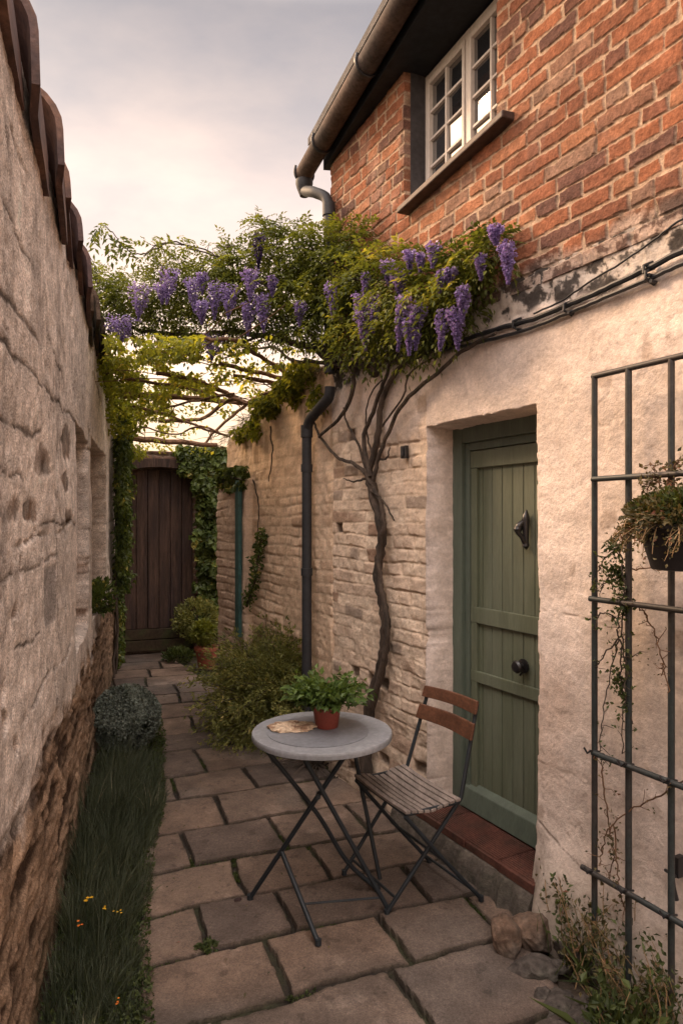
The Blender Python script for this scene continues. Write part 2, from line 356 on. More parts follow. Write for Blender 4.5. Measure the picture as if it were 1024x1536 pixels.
# ================================================================== GROUND
def build_ground():
    g = MB()
    g.add([(-400, -400, -.06), (400, -400, -.06), (400, 400, -.06), (-400, 400, -.06)], [(0, 1, 2, 3)])
    tag(g.build('ground', M['soil']), kind='structure')
    # beds either side of the paving : lumpy soil
    A = rng((-3.6, 3.0, .03)); B = rng((.2, 9.0, .03))
    def hf(x, y):
        h = -.028+.012*fbm(x*4, y*4, 4, 3)
        n = fbm(x*9, y*9, 4, 8)
        C = mixc((.050, .037, .026), (.030, .040, .014), ss(0, .4, n)); return h, C
    o = sheet('soil_bed', lambda u, n, z: (u, z, n), A, B, hf, M['flag'], None, T=.2)
    o.data.flip_normals(); tag(o, kind='structure')
ROWS = [0.35, .72, 1.1, 1.47, 1.83, 2.205, 2.53, 2.84, 3.20, 3.577, 3.985, 4.356, 4.818, 5.22, 5.65, 6.09, 6.42, 6.8, 7.2, 7.6, 8.0, 8.5, 9.1]
def pt(px, py):
    p = ong(px, py); return float(p[:2] @ PE), float(p[:2] @ PF)
# head joints taken at the middle of the nearest rows
JO = {4: [(318, 1490), (600, 1475)], 3: [(420, 1530), (760, 1500)], 5: [(385, 1378), (580, 1385), (725, 1370)], 6: [(282, 1325), (412, 1330), (600, 1300)],
      7: [(338, 1262), (470, 1275), (640, 1250)], 8: [(262, 1222), (392, 1203), (520, 1210)], 9: [(312, 1175), (430, 1165)], 10: [(247, 1142), (352, 1132), (470, 1130)],
      11: [(285, 1108), (380, 1100)], 12: [(318, 1082), (400, 1075)], 13: [(276, 1060), (355, 1055)], 14: [(300, 1042)], 15: [(258, 1027), (330, 1024)]}
def build_path():
    r = random.Random(3)
    A = rng((-1.6, 1.75, .0052)); B = rng((.8, 1.6, .02), (1.6, 4.2, .0052), (4.2, 9.0, .010))
    rows = V(ROWS)
    def hf(t, s):
        wt = t+fbm(t*3, s*3, 3, 21)*.022+fbm(t*22, s*22, 3, 25)*.005; ws = s+fbm(t*1.6+9, s*2.5, 3, 22)*.045+fbm(t*22+5, s*22, 3, 26)*.005
        k = np.clip(np.searchsorted(rows, ws.ravel()).reshape(ws.shape)-1, 0, len(rows)-2)
        lo = rows[k]; hi = rows[k+1]; ds = np.minimum(ws-lo, hi-ws)
        dt = np.full(t.shape, 9.); idc = np.zeros(t.shape)
        for i in range(len(rows)-1):
            js = sorted(pt(*q)[0] for q in JO.get(i, []))
            if not js: js = [-.5+r.random()*.6]
            while js[-1] < 2.2: js.append(js[-1]+r.uniform(.42, .68))
            while js[0] > -2.4: js.insert(0, js[0]-r.uniform(.36, .6))
            J = V(js); mk = k == i
            x = wt[mk]; q = np.searchsorted(J, x); q = np.clip(q, 1, len(J)-1)
            dt[mk] = np.minimum(x-J[q-1], J[q]-x); idc[mk] = _h(q*1.0, q*0.+i, 77)
        d = np.minimum(ds, dt)
        g = .006+.005*vnoise(t*3, s*3, 31)
        f = ss(g, g+.0045, d)
        slabz = (idc-.5)*.010
        tilt = (vnoise(t*1.2, s*1.2, 41)-.5)*.008
        big = fbm(t*6, s*6, 4, 12)*.0025+fbm(t*30, s*30, 3, 13)*.0014
        X = t*PE[0]+s*PF[0]; Y = t*PE[1]+s*PF[1]
        # fade into beds : ragged borders of paving
        left = X-(-.785-.24*(Y-2.64))+fbm(s*2.2, t*0+3, 3, 55)*.05
        left = X-np.interp(Y, [1.5, 2.2, 2.64, 3.3, 3.9, 4.4, 5.0, 5.6, 6.2, 7.2, 9], [-.52, -.64, -.775, -.93, -1.02, -1.17, -1.30, -1.6, -2.0, -2.42, -2.95])+fbm(s*2.2, t*0+3, 3, 55)*.035
        h = f*(.0)+(1-f)*(-.017-.006*vnoise(t*20, s*20, 5))+f*(slabz+tilt+big)-.002
        out = ss(0, -.03, left)
        h = np.where(out > 0, h*(1-out)+out*(-.06), h)
        hd = (X-H0[0])*HN[0]+(Y-H0[1])*HN[1]           # distance off house wall
        near = ss(2.75, 2.45, Y)*ss(.22, .14, hd-.10*ss(2.6, 2.2, Y))+ss(.04, -.02, hd)
        near = np.clip(near, 0, 1)
        h = h*(1-near)+near*(-.06)
        n1 = fbm(t*4, s*4, 5, 61); n2 = fbm(t*13, s*13, 4, 62)
        base = mixc((.168, .114, .082), (.088, .066, .055), idc)
        base = mixc(base, (.165, .117, .087), np.clip((_h(np.round(idc*999), np.round(idc*777), 5)-.4)*1.0, 0, 1))
        base = base*(1+.35*n1[..., None]+.18*n2[..., None])
        gre = ss(-.1, .5, fbm(t*1.5+8, s*1.5, 3, 64)); base = mixc(base, base.mean(-1, keepdims=True)*V([1.12, 1.0, .9]), gre*.55); stain = ss(.15, .55, fbm(t*2.3, s*2.3, 4, 66)); base = mixc(base, base*.55, stain*.75)
        chip = ss(.50, .60, fbm(t*17+3, s*17, 4, 69)); base = mixc(base, base*.55, chip*.7); h = h-.0015*chip*f
        edge = ss(.018, .0, d-g+.010*n2); base = mixc(base, (.050, .038, .027), edge*.6)
        moss = ss(.05, .4, fbm(t*5, s*5, 4, 68))
        jc = mixc((.022, .017, .012), (.030, .030, .014), moss)
        C = mixc(jc, base, f)
        lich = ss(.42, .6, fbm(t*9+40, s*9, 4, 71))*f; C = mixc(C, C*1.4+.02, lich*.5)
        return h, np.clip(C, .01, 1)
    o = sheet('stone_path', lambda t, n, s: (PE[0]*t+PF[0]*s, PE[1]*t+PF[1]*s, n), A, B, hf, M['flag'], None, T=.1, sm=False)
    o.data.flip_normals(); tag(o, kind='structure')
build_ground(); build_path()

# ================================================================== LEFT BOUNDARY WALL
WT = 2.86
def luz(px, py):
    p = onl(px, py); return float((p[:2]-L0) @ LU), float(p[2])
CR = [[(-40, 385), (0, 431), (30, 475), (55, 509)], [(-30, 470), (0, 509), (39, 552), (80, 600), (112, 632)], [(-20, 605), (0, 618), (25, 640), (51, 652), (60, 650)], [(-20, 700), (0, 705), (39, 718)],
      [(-20, 885), (0, 876), (35, 860), (66, 845), (85, 832)], [(62, 430), (68, 500), (80, 540), (95, 570)], [(84, 785), (85, 850), (84, 900), (86, 960)], [(28, 975), (50, 960), (65, 945)], [(60, 560), (61, 650)], [(5, 190), (12, 240), (14, 300)], [(0, 290), (20, 340), (48, 400)], [(66, 785), (108, 783)]]
PA = [(57, 672, 73, 726, 1), (2, 742, 36, 790, 1), (41, 748, 61, 785, 1), (87, 710, 104, 738, 1), (92, 640, 106, 690, 1), (70, 848, 83, 938, 0), (94, 765, 104, 788, 1)]
def build_left_wall():
    root = empty('boundary_wall', LP(3, 0, 0), 'tall pale rough stone wall on the left with two narrow recesses and clay coping tiles', 'wall')
    A = rng((-2.6, .6, .05), (.6, 1.5, .012), (1.5, 4.6, .0075), (4.6, 8.4, .012)); B = rng((-.1, WT, .0075))
    def hf(u, z):
        wx = u+fbm(u*1.3, z*1.3, 3, 1)*.12; wz = z+fbm(u*1.1+7, z*1.6, 3, 2)*.10
        # big irregular blocks
        row = np.floor(wz/.52); fz = wz/.52-row
        q = wx/.85+.5*(row % 2)+.4*_h(row, row*0, 4); k = np.floor(q); fu = q-k
        d = np.minimum(np.minimum(fu, 1-fu)*.85, np.minimum(fz, 1-fz)*.52); idb = _h(k, row, 6)
        vis = ss(-.15, .3, fbm(u*1.7, z*1.7, 3, 14))          # seams show only in places
        seam = (1-ss(.0, .013, d+.012*fbm(u*14, z*14, 3, 15)))*vis*ss(-.6, .0, fbm(u*6, z*6, 3, 16))
        h = .022*fbm(u*1.3, z*1.5, 3, 5)+.004*fbm(u*6, z*6, 4, 6)+.004*fbm(u*24, z*24, 4, 7)+(idb-.5)*.010*vis
        h = h-.010*seam
        # long slanting cracks
        c1 = np.abs(fbm((u*.8+z*.75)*1.6, (u-z)*.45, 4, 18)); crack = (1-ss(.0, .045, c1))*ss(-.15, .2, fbm(u*1.2+3, z*1.2, 3, 19))*ss(1.2, 1.5, z)
        crack = crack*.4; h = h-.012*crack
        pits = .4*ss(.50, .66, fbm(u*5+11, z*4, 3, 23))*ss(.2, .45, fbm(u*1.3+2, z*1.5, 2, 24)+.1); h = h-.035*pits
        # real cracks and open joints, drawn where the wall has them
        dc = np.full(u.shape, 9.)
        uw = u+fbm(u*9, z*9, 3, 160)*.030; zw = z+fbm(u*8+4, z*10, 3, 161)*.022
        for pl_ in CR:
            q = [luz(*p_) for p_ in pl_]
            for (a0, b0), (a1, b1) in zip(q[:-1], q[1:]):
                L2 = (a1-a0)**2+(b1-b0)**2+1e-9; t_ = np.clip(((uw-a0)*(a1-a0)+(zw-b0)*(b1-b0))/L2, 0, 1)
                dc = np.minimum(dc, np.hypot(uw-a0-t_*(a1-a0), zw-b0-t_*(b1-b0)))
        cw = .002+.008*vnoise(u*6, z*6, 162)**1.5; dcr = (1-ss(cw*.4, cw*1.5, dc)); h = h-.0035*dcr
        pat = np.zeros(u.shape); slb = np.zeros(u.shape)
        for (x0, y0, x1, y1, kd) in PA:
            (a0, b0), (a1, b1) = luz(x0, (y0+y1)/2), luz(x1, (y0+y1)/2); zc = luz((x0+x1)/2, y0)[1]; zd = luz((x0+x1)/2, y1)[1]
            e_ = ((uw-(a0+a1)/2)/(abs(a1-a0)/2))**2+((zw-(zc+zd)/2)/(abs(zc-zd)/2))**2 if kd else np.maximum(np.abs((u-(a0+a1)/2)/(abs(a1-a0)/2)), np.abs((z-(zc+zd)/2)/(abs(zc-zd)/2)))**4
            v_ = 1-ss(.5, 1.2, e_+1.3*fbm(u*11, z*11, 4, 163, .6)*kd)
            if kd: pat = np.maximum(pat, v_)
            else: slb = np.maximum(slb, v_)
        h = h-.004*pat-.003*slb
        # rubble foot
        zb = .80+.10*fbm(u*1.5, z*0, 3, 30)+.10*fbm(u*7, z*9, 4, 38)
        low = ss(.07, -.05, z-zb)
        f1, f2, cid = vor((u+fbm(u*5, z*5, 3, 33)*.05)/.22+z*.5, (z+fbm(u*6+3, z*6, 3, 34)*.04)/.085, 3)
        rd = 1-np.abs(fbm(u*2.0+z*1.5, z*11-u*.6, 5, 35, .6)); rh = .004*ss(.0, .2, f2-f1)+.042*(rd-.86)+.012*fbm(u*7, z*34-u*2, 4, 36)
        h = h*(1-low)+low*(rh-.0)
        h = h-.004*np.exp(-((z-zb)/.02)**2)
        # recesses
        nz = fbm(u*9, z*9, 3, 44)*.010
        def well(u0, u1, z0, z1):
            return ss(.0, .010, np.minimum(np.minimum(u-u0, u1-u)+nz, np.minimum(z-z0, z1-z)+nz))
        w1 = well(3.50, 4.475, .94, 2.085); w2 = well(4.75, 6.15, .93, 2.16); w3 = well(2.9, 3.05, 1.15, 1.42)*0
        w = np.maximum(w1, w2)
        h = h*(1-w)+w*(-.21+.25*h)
        up = mixc((.68, .585, .52), (.55, .475, .42), idb*vis)
        up = up*(1+.30*fbm(u*3.5, z*3.5, 4, 50)[..., None]+.22*fbm(u*30, z*30, 3, 51)[..., None])
        up = mixc(up, (.06, .05, .042), np.clip(seam*.6+crack*.5+dcr*.8*(.45+.55*vnoise(u*9, z*9, 165))+.22*np.exp(-(dc/.028)**2), 0, 1)); up = mixc(up, mixc((.16, .085, .045), (.035, .026, .02), vnoise(u*18, z*18, 164)), pat*(.5+.45*vnoise(u*15, z*15, 166))); up = mixc(up, (.19, .17, .16), slb*.7)
        brown = ss(.48, .56, fbm(u*4+20, z*4.5, 4, 52))*ss(2.1, 1.5, z); h = h-.02*brown*(1-w); up = mixc(up, (.14, .075, .042), np.clip(brown*.85+pits*.9, 0, 1))
        grey = ss(.32, .46, fbm(u*5+50, z*1.3, 4, 53)); up = mixc(up, (.12, .105, .10), grey*.25)
        lo = mixc((.36, .245, .165), (.16, .105, .07), cid*.5+.5*vnoise(u*5, z*9, 39)); lo = lo*(1+.6*fbm(u*5, z*22, 4, 54)[..., None])
        lo = mixc((.06, .038, .026), lo, ss(.62, .86, rd))
        C = mixc(up, lo, low); C = mixc(C, mixc((.30, .215, .165), (.22, .16, .125), ss(.0, .02, np.abs(((z+.01*nz*60)/.21) % 1-.5)-.44)), w*.9)  # recess: tan-brown brick courses, partly darkened to put its shade into the colour
        moss = ss(.35, .0, z)*ss(-.2, .3, fbm(u*4, z*6, 3, 57)); C = mixc(C, (.04, .04, .018), moss*.6)
        return h, np.clip(C, .01, .8)
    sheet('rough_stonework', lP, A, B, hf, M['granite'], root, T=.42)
    # clay ridge tiles: a saddle over the wall head, each lapping over the next
    prof = []
    def saddle(u0, u1, lift0, lift1, wid, seed, drop):
        r = random.Random(seed); segs = 14; ln = 7; vs = []; fs = []
        def ring(u, lift, w, th, drp):
            o = []
            for i in range(segs+1):
                a = math.pi*i/segs
                n = math.cos(a)*w; zz = math.sin(a)*w*.78
                o.append((n, zz+lift))
            o = [(w*1.02, lift-drp)]+o+[(-w*1.02, lift-drp)]
            return o
        for side in (0, 1):
            for j in range(ln+1):
                t = j/ln; u = u0+(u1-u0)*t; w = wid*(1.0-.13*t)+(.012 if j == 0 else 0)-(.022 if side else 0); lift = lift0+(lift1-lift0)*t
                for n, zz in ring(u, lift, w, 0, drop*(1-.10*t)+.010*math.sin(7*t+seed)-.03*abs(2*t-1)**6):
                    vs.append(LP(u, -.17+n, WT+zz))
        K = segs+3
        for side in (0, 1):
            b = side*(ln+1)*K
            for j in range(ln):
                for i in range(K-1):
                    f = (b+j*K+i, b+j*K+i+1, b+(j+1)*K+i+1, b+(j+1)*K+i); fs.append(f if side else f[::-1])
        off = (ln+1)*K
        for j in (0, ln):
            for i in range(K-1): fs.append((j*K+i, j*K+i+1, off+j*K+i+1, off+j*K+i))
        for i in (0, K-1):
            for j in range(ln): fs.append((j*K+i, (j+1)*K+i, off+(j+1)*K+i, off+j*K+i))
        m = MB(); m.add(vs, fs); return m
    us = [-.9, -.4, .1, .6, 1.05, 1.50, 1.93, 2.42, 2.86, 3.28, 3.70, 4.10, 4.50, 4.90, 5.30, 5.70, 6.1, 6.5, 6.9, 7.3, 7.7]
    for i, u in enumerate(us):
        w = .215+.012*math.sin(i*2.1); mt = M['tile'] if u < 3.9 else M['tilemoss']
        saddle(u, u+.50, (.095+.02*math.sin(i*1.7)), -.015, w, i, .13+.05*math.sin(i*1.3)).build('coping_tile', mt, root, smooth=True)
    m = MB(); m.box(LP, -2.6, 8.3, -.32, -.03, WT-.02, WT+.07); m.build('mortar_bed', M['mortar'], root)
build_left_wall()

# ================================================================== COTTAGE
cot = empty('cottage', HP(0, -.5, 0), 'red brick cottage with whitewashed ground floor, green door, high casement window and brown gutter', 'house')
UC = 1.84
def ztop(u): return 3.935+.085*(UC-u)
def tlt(u): return .10*(.97-u)
def build_lower():
    A = rng((-3.4, -.75, .05), (-.75, UC, .0055)); B = rng((-.12, 2.62, .0055))
    def hf(u, z):
        edge = fbm(u*7, z*7, 3, 71)*.009+fbm(u*30, z*30, 2, 72)*.003
        d, i1, i2 = bricks(u, z, .072, .215, 5, .010)
        bz = ss(.775, .785, u+edge*.6)*ss(2.18, 2.02, z+.14*fbm(u*4, z*4, 3, 73)-.12*ss(1.1, 1.7, u))      # brick zone left of the door
        bz = np.clip(bz, 0, 1)
        bf = ss(.001, .009, d+.006*fbm(u*25, z*25, 2, 68))
        fl = ss(-.2, .4, fbm(u*3+5, z*3, 3, 74))
        brick_h = (-.009+.011*bf*(.45+.85*i1))*(.25+.75*fl)+.010*fbm(u*4, z*9, 4, 70)+.004*fbm(u*26, z*26, 3, 75)+.006*fbm(u*9, z*9, 3, 78)
        miss = (i2 > .955)*bf; brick_h = brick_h-.028*miss
        pl_h = .014*fbm(u*1.6, z*1.6, 3, 76)+.006*fbm(u*5, z*7, 4, 77)+.0022*fbm(u*24, z*24, 3, 79)
        q = u*.5+z*.9; scr = fbm(q*7, (u-z)*2.0, 4, 80); pl_h = pl_h+.0045*scr*ss(1.7, .5, z)
        pl_h = pl_h+.014
        cr = (1-ss(.0, .012, np.abs(fbm(u*1.4+3, z*2.2+1, 4, 81))))*ss(.15, .35, fbm(u*1.1+9, z*1.1, 2, 82)); pl_h = pl_h-.004*cr
        h = brick_h*bz+pl_h*(1-bz)
        # flared foot of the plaster on the near side
        h = h+.07*ss(.42, .05, z)*ss(-.0, -.10, u)+.03*ss(.3, 0, z)
        top = ss(2.41, 2.46, z+.05*fbm(u*5, z*4, 3, 83)); band = top
        h = h-.010*top+.010*top*fbm(u*16, z*16, 4, 84)
        well = ss(0, .009, np.minimum(np.minimum(u+edge*.8, .773-u+edge*.5), 2.072-z+edge*.7))
        well = well*(z > -.5)
        h = h*(1-well)+well*(-.215)
        # colours
        pc = mixc((.66, .56, .50), (.54, .445, .38), ss(-.3, .5, fbm(u*1.8, z*1.8, 4, 85)))
        pc = pc*(1+.07*fbm(u*9, z*14, 4, 86)[..., None]+.08*scr[..., None]*ss(1.9, .6, z)[..., None])
        st = ss(.46, .60, fbm(u*6+30, z*5, 4, 87)); pc = mixc(pc, (.26, .19, .14), st*.55)
        pc = mixc(pc, (.20, .16, .13), cr*.5)
        warm = ss(.1, .6, fbm(u*2+60, z*1.2, 3, 88)); pc = mixc(pc, (.50, .33, .22), warm*.35)
        pc = mixc(pc, (.22, .19, .15), ss(.42, .05, z+.10*fbm(u*6, z*6, 3, 89))*.7)
        bc = mixc((.72, .58, .45), (.58, .44, .335), i1)
        bare = ss(.86, .90, i2)*ss(-.1, .2, fbm(u*2.2, z*2.2, 3, 90)+.25); bc = mixc(bc, (.25, .15, .10), bare*.75)
        gy = ss(.80, .84, i1)*ss(.5, .45, i2); bc = mixc(bc, (.24, .20, .17), gy*.6)
        bc = bc*(1+.12*fbm(u*18, z*18, 3, 91)[..., None])
        bc = mixc((.56, .43, .32), bc, bf*.8+.2); bc = mixc(bc, (.06, .05, .04), miss*.8)
        bc = mixc(bc, (.30, .235, .18), ss(.75, .1, z+.2*fbm(u*4, z*4, 3, 92))*.65)
        C = mixc(pc, bc, bz)
        grime = ss(-.12, .10, fbm(u*16, z*18, 5, 93, .65)+.35*fbm(u*3, z*4, 2, 95)); gcol = mixc((.46, .40, .35), (.06, .052, .047), grime)
        C = mixc(C, gcol, band)
        C = mixc(C, (.52, .43, .37), well)
        return h, np.clip(C, .01, .85)
    sheet('whitewashed_wall', hP, A, B, hf, M['plaster'], cot, T=.4)
W0, W1, WZ = hu(748), hu(610), 3.27      # window opening along the wall
def build_upper():
    A = rng((-3.4, -.75, .05), (-.75, UC, .0045)); B = rng((2.56, 3.94, .0045))
    def hf(u, z):
        d, i1, i2 = bricks(u, z, .067, .215, 11, .008)
        bf = ss(.0045, .009, d+.007*fbm(u*22, z*22, 3, 100))
        h = .012+bf*(.003+.006*i1)+.004*fbm(u*10, z*10, 3, 101)+.0025*fbm(u*40, z*40, 3, 102)*bf
        c = mixc((.255, .098, .050), (.165, .068, .042), i1); c = mixc(c, (.31, .145, .080), ss(.7, 1., i2)*.8); c = mixc(c, (.20, .13, .095), ss(.12, .06, i2)*.8)
        c = mixc(c, (.085, .048, .042), ss(.86, .94, _h(np.round(i1*997), np.round(i2*991), 7))*.8)
        c = c*(1+.25*fbm(u*12, z*12, 4, 103)[..., None])
        lime = ss(.12, .5, fbm(u*3, z*3.5, 4, 104)); c = mixc(c, (.34, .23, .18), lime*.5)
        dk = ss(.3, .55, fbm(u*5+9, z*5, 4, 105)); c = mixc(c, (.13, .08, .065), dk*.35)
        mc = mixc((.42, .30, .21), (.29, .205, .145), vnoise(u*8, z*8, 3)); C = mixc(mc, c, bf)
        g = ss(2.70, 2.62, z+.09*fbm(u*4, z*4, 3, 106)); grime = ss(-.12, .10, fbm(u*16, z*18, 5, 107, .65)); C = mixc(C, mixc((.38, .31, .26), (.07, .06, .055), grime), g*.75)
        h = h-.006*g
        well = ss(0, .008, np.minimum(np.minimum(u-W0, W1-u), z-(WZ-.03+tlt(u))))
        h = h*(1-well)+well*(-.19)
        row = (z/.067) % 1; rv = mixc((.20, .09, .06), (.33, .23, .17), ss(.14, .06, np.minimum(row, 1-row))); C = mixc(C, rv, well)
        return h, np.clip(C, .01, .8)
    sheet('brick_wall', hP, A, B, hf, M['brick'], cot, T=.4, top=lambda u: ztop(u)+.0*u, sm=False)
def build_door():
    D = empty('dummy', (0, 0, 0)); bpy.data.objects.remove(D)
    u0, u1, zt, zb = -.01, .773, 2.075, .155
    f = MB()
    n0, n1 = -.20, -.145
    fw = .078
    f.box(HP, u1-fw, u1+.02, n0, n1, zb-.02, zt+.01); f.box(HP, u0-.03, u0+.06, n0, n1, zb-.02, zt+.01)
    f.box(HP, u0+.06, u1-fw, n0, n1-.002, zt-.085, zt+.01)
    f.box(HP, u1-fw-.035, u1-fw, n0, n1-.022, zb, zt-.085); f.box(HP, u0+.06, u0+.085, n0, n1-.022, zb, zt-.085)
    f.box(HP, u0+.085, u1-fw-.035, n0, n1-.024, zt-.125, zt-.085)
    f.build('door_frame', M['green2'], cot, bevel=.004)
    d = MB(); a, b = u0+.088, u1-fw-.038; dt = zt-.128
    nb = 8; w = (b-a)/nb; r = random.Random(5)
    for i in range(nb):   # tongue and groove boards
        dn = r.uniform(-.0012, .0012)
        d.box(HP, a+i*w+.0022, a+(i+1)*w-.0022, -.212, -.190+dn, zb+.03, dt)
    d.box(HP, a, b, -.214, -.196, zb+.03, dt)
    door = d.build('door', M['green'], cot, bevel=.003)
    for (z0, z1) in ((zt-.215, zt-.13), (1.085, 1.165), (.79, .845)):
        k = MB(); k.box(HP, a+.001, b-.001, -.191, -.172, z0, z1); k.build('rail', M['green'], door, bevel=.003)
    k = MB(); k.box(HP, b-.045, b-.001, -.1905, -.174, zb+.03, zt-.216); k.build('stile', M['green'], door, bevel=.003)
    k = MB(); k.hexa([HP(a, -.19, zb+.0), HP(b+.03, -.19, zb+.0), HP(b+.03, -.135, zb+.0), HP(a, -.135, zb+.0), HP(a, -.19, zb+.12), HP(b+.03, -.19, zb+.12), HP(b+.03, -.155, zb+.095), HP(a, -.155, zb+.095)])
    k.build('weather_board', M['green2'], door, bevel=.004)
    # knocker
    c = onh(790, 795, -.175); zz = c[2]; cu = float((c[:2]-H0) @ HU); k = MB()
    k.tube([HP(cu, -.172, zz+.092), HP(cu, -.168, zz+.066), HP(cu, -.165, zz+.044), HP(cu, -.168, zz-.050), HP(cu, -.166, zz-.072), HP(cu, -.172, zz-.088)], [.002, .015, .019, .012, .017, .004], 10)
    k.tube(smoothpts([HP(cu, -.168, zz+.044), HP(cu+.012, -.14, zz+.02), HP(cu+.014, -.132, zz-.005), HP(cu+.004, -.145, zz-.03), HP(cu, -.165, zz-.064)], 5), [.011, .016, .014, .010, .012], 10)
    k.lathe(HP(cu+.016, -.135, zz+.004), [(.001, -.014), (.016, -.013), (.021, 0), (.016, .013), (.001, .014)], 12)
    k.build('knocker', M['iron'], door, smooth=True)
    c = onh(785, 999, -.175); cu = float((c[:2]-H0) @ HU); zz = c[2]; k = MB()
    ax = lambda t, rr: (HP(cu, -.175+t, zz), rr)
    pts, rr = zip(*[ax(0, .033), ax(.006, .033), ax(.010, .013), ax(.026, .011), ax(.032, .025), ax(.044, .030), ax(.054, .023), ax(.058, .004)])
    k.tube(pts, list(rr), 18); k.tube([HP(cu, -.165, zz-.028), HP(cu, -.150, zz-.042)], [.006, .004], 8)
    k.build('door_knob', M['iron'], door, smooth=True)
    # small dark void behind
    v = MB(); v.box(HP, -.03, .80, -.42, -.222, .0, 2.1); v.build('door_void', M['interior'], cot)
def build_step():
    s = MB(); r = random.Random(2)
    zs = .145; e = [-.05, .17, .39, .61, .80]
    for i in range(4):
        s.box(HP, e[i]+.003, e[i+1]-.003, -.20 if i else -.02, .075+r.uniform(-.003, .003), zs-.035, zs+r.uniform(-.002, .002))
        u = e[i]+.008
    # slots of ribbed quarry tiles
    nr = 24
    for i in range(4):
        for j in range(nr):
            n = -.135+j*.0135
            if n > .062: break
            s.box(HP, e[i]+.006, e[i+1]-.006, n, n+.0075, zs-.002, zs+.006)
    step = s.build('doorstep', M['quarry'], cot, bevel=.0015, bseg=1)
    p = MB()
    n = 26
    rows = []
    for i in range(n+1):
        u = -.05+(.97+.05)*i/n; o = .012*math.sin(i*1.9)+.008*math.sin(i*3.7)
        rows.append([HP(u, -.02, -.1), HP(u, .125+o, -.1), HP(u, .105+o, .07), HP(u, .082+o*.5, .108), HP(u, -.02, .1085)])
    vs = [q for rw in rows for q in rw]; fs = [(i*5+j, i*5+j+1, (i+1)*5+j+1, (i+1)*5+j) for i in range(n) for j in range(4)]+[(0, 1, 2, 3, 4)[::-1], tuple(n*5+j for j in range(5))]
    p.add(vs, fs); p.build('step_plinth', M['plinth'], cot, smooth=True)
def build_window():
    n0, n1 = -.17, -.115
    win = MB()
    a, b = W0+.004, W1-.004; zb = WZ; H = lambda u: min(ztop(u)+.0, 9)
    def bar(u0, u1, na, nb, zlo, zhi, M_=None):   # sheared with the old house
        m = M_ or win
        return m.hexa([HP(u0, na, zlo(u0)), HP(u1, na, zlo(u1)), HP(u1, nb, zlo(u1)), HP(u0, nb, zlo(u0)), HP(u0, na, zhi(u0)), HP(u1, na, zhi(u1)), HP(u1, nb, zhi(u1)), HP(u0, nb, zhi(u0))])
    zl = lambda o: (lambda u: WZ+tlt(u)+o)
    zt_ = lambda o: (lambda u: ztop(u)-.01+o)
    fr = .024
    for (x0, x1) in ((a, a+fr), (b-fr, b), ((a+b)/2-.014, (a+b)/2+.014)): bar(x0, x1, n0, n1, zl(0), zt_(0))
    for (x0, x1) in ((a+fr, (a+b)/2-.014), ((a+b)/2+.014, b-fr)):
        bar(x0, x1, n0, n1-.001, zl(0), zl(.035)); bar(x0, x1, n0, n1-.001, zt_(-.035), zt_(0))
    window = win.build('window', M['whitewood'], cot, bevel=.003)
    k = MB(); bar(b+.001, b+.0035, -.19, .0, zl(0), zt_(0), k); 
    for (x0, x1) in ((a+fr, (a+b)/2-.014), ((a+b)/2+.014, b-fr)):
        s = MB(); c0, c1 = x0+.003, x1-.003; w = .019
        bar(c0, c0+w, n0+.006, n1+.008, zl(.037), zt_(-.037), s); bar(c1-w, c1, n0+.006, n1+.008, zl(.037), zt_(-.037), s)
        bar(c0+w, c1-w, n0+.006, n1+.007, zl(.037), zl(.07), s); bar(c0+w, c1-w, n0+.006, n1+.007, zt_(-.067), zt_(-.037), s)
        mid = (c0+c1)/2
        bar(mid-.007, mid+.007, n0+.034, n1+.002, zl(.07), zt_(-.067), s)
        for q in (1, 2, 3):
            zz = lambda u, q=q, o=0: WZ+tlt(u)+.07+(ztop(u)-.01-.067-WZ-tlt(u)-.07)*q/4
            for (y0, y1) in ((c0+w, mid-.007), (mid+.007, c1-w)):
                bar(y0, y1, n0+.034, n1, lambda u: zz(u)-.007, lambda u: zz(u)+.007, s)
        s.build('casement', M['whitewood'], window, bevel=.003)
        g = MB(); r = random.Random(int(x0*1000))
        for q in range(4):
            for (y0, y1) in ((c0+w, mid), (mid, c1-w)):
                z0 = lambda u, q=q: WZ+tlt(u)+.07+(ztop(u)-.077-WZ-tlt(u)-.07)*q/4
                z1 = lambda u, q=q: WZ+tlt(u)+.07+(ztop(u)-.077-WZ-tlt(u)-.07)*(q+1)/4
                t1, t2 = r.uniform(-.0025, .0025), r.uniform(-.0025, .0025); N0 = -.131
                g.add([HP(y0, N0+t1, z0(y0)), HP(y1, N0-t1, z0(y1)), HP(y1, N0-t1+t2, z1(y1)), HP(y0, N0+t1+t2, z1(y0))], [(0, 1, 2, 3)])
        g.build('glass', M['glass'], window)
    v = MB(); v.box(HP, W0-.05, W1+.05, -.45, -.182, WZ-.1, ztop(.3)+.1); v.build('window_void', M['interior'], cot)
    c = MB(); c.box(HP, W1-.0065, W1-.0035, -.17, -.02, WZ+.02, 4.0); c.build('window_lining', M['darkwood'], cot)
    s = MB(); s0, s1 = hu(757, .07), hu(598, .07)
    zlo = lambda u: WZ+tlt(u)-.055; zhi = lambda u: WZ+tlt(u)-.012
    s.hexa([HP(s0, -.18, zlo(s0)), HP(s1, -.18, zlo(s1)), HP(s1, .085, zlo(s1)-.008), HP(s0, .085, zlo(s0)-.008), HP(s0, -.18, zhi(s0)+.01), HP(s1, -.18, zhi(s1)+.01), HP(s1, .085, zhi(s1)-.02), HP(s0, .085, zhi(s0)-.02)])
    s.build('window_sill', M['sill'], cot, bevel=.006)
GA = at(455, 262, 4.606); GB = at(605, 0, 3.28)
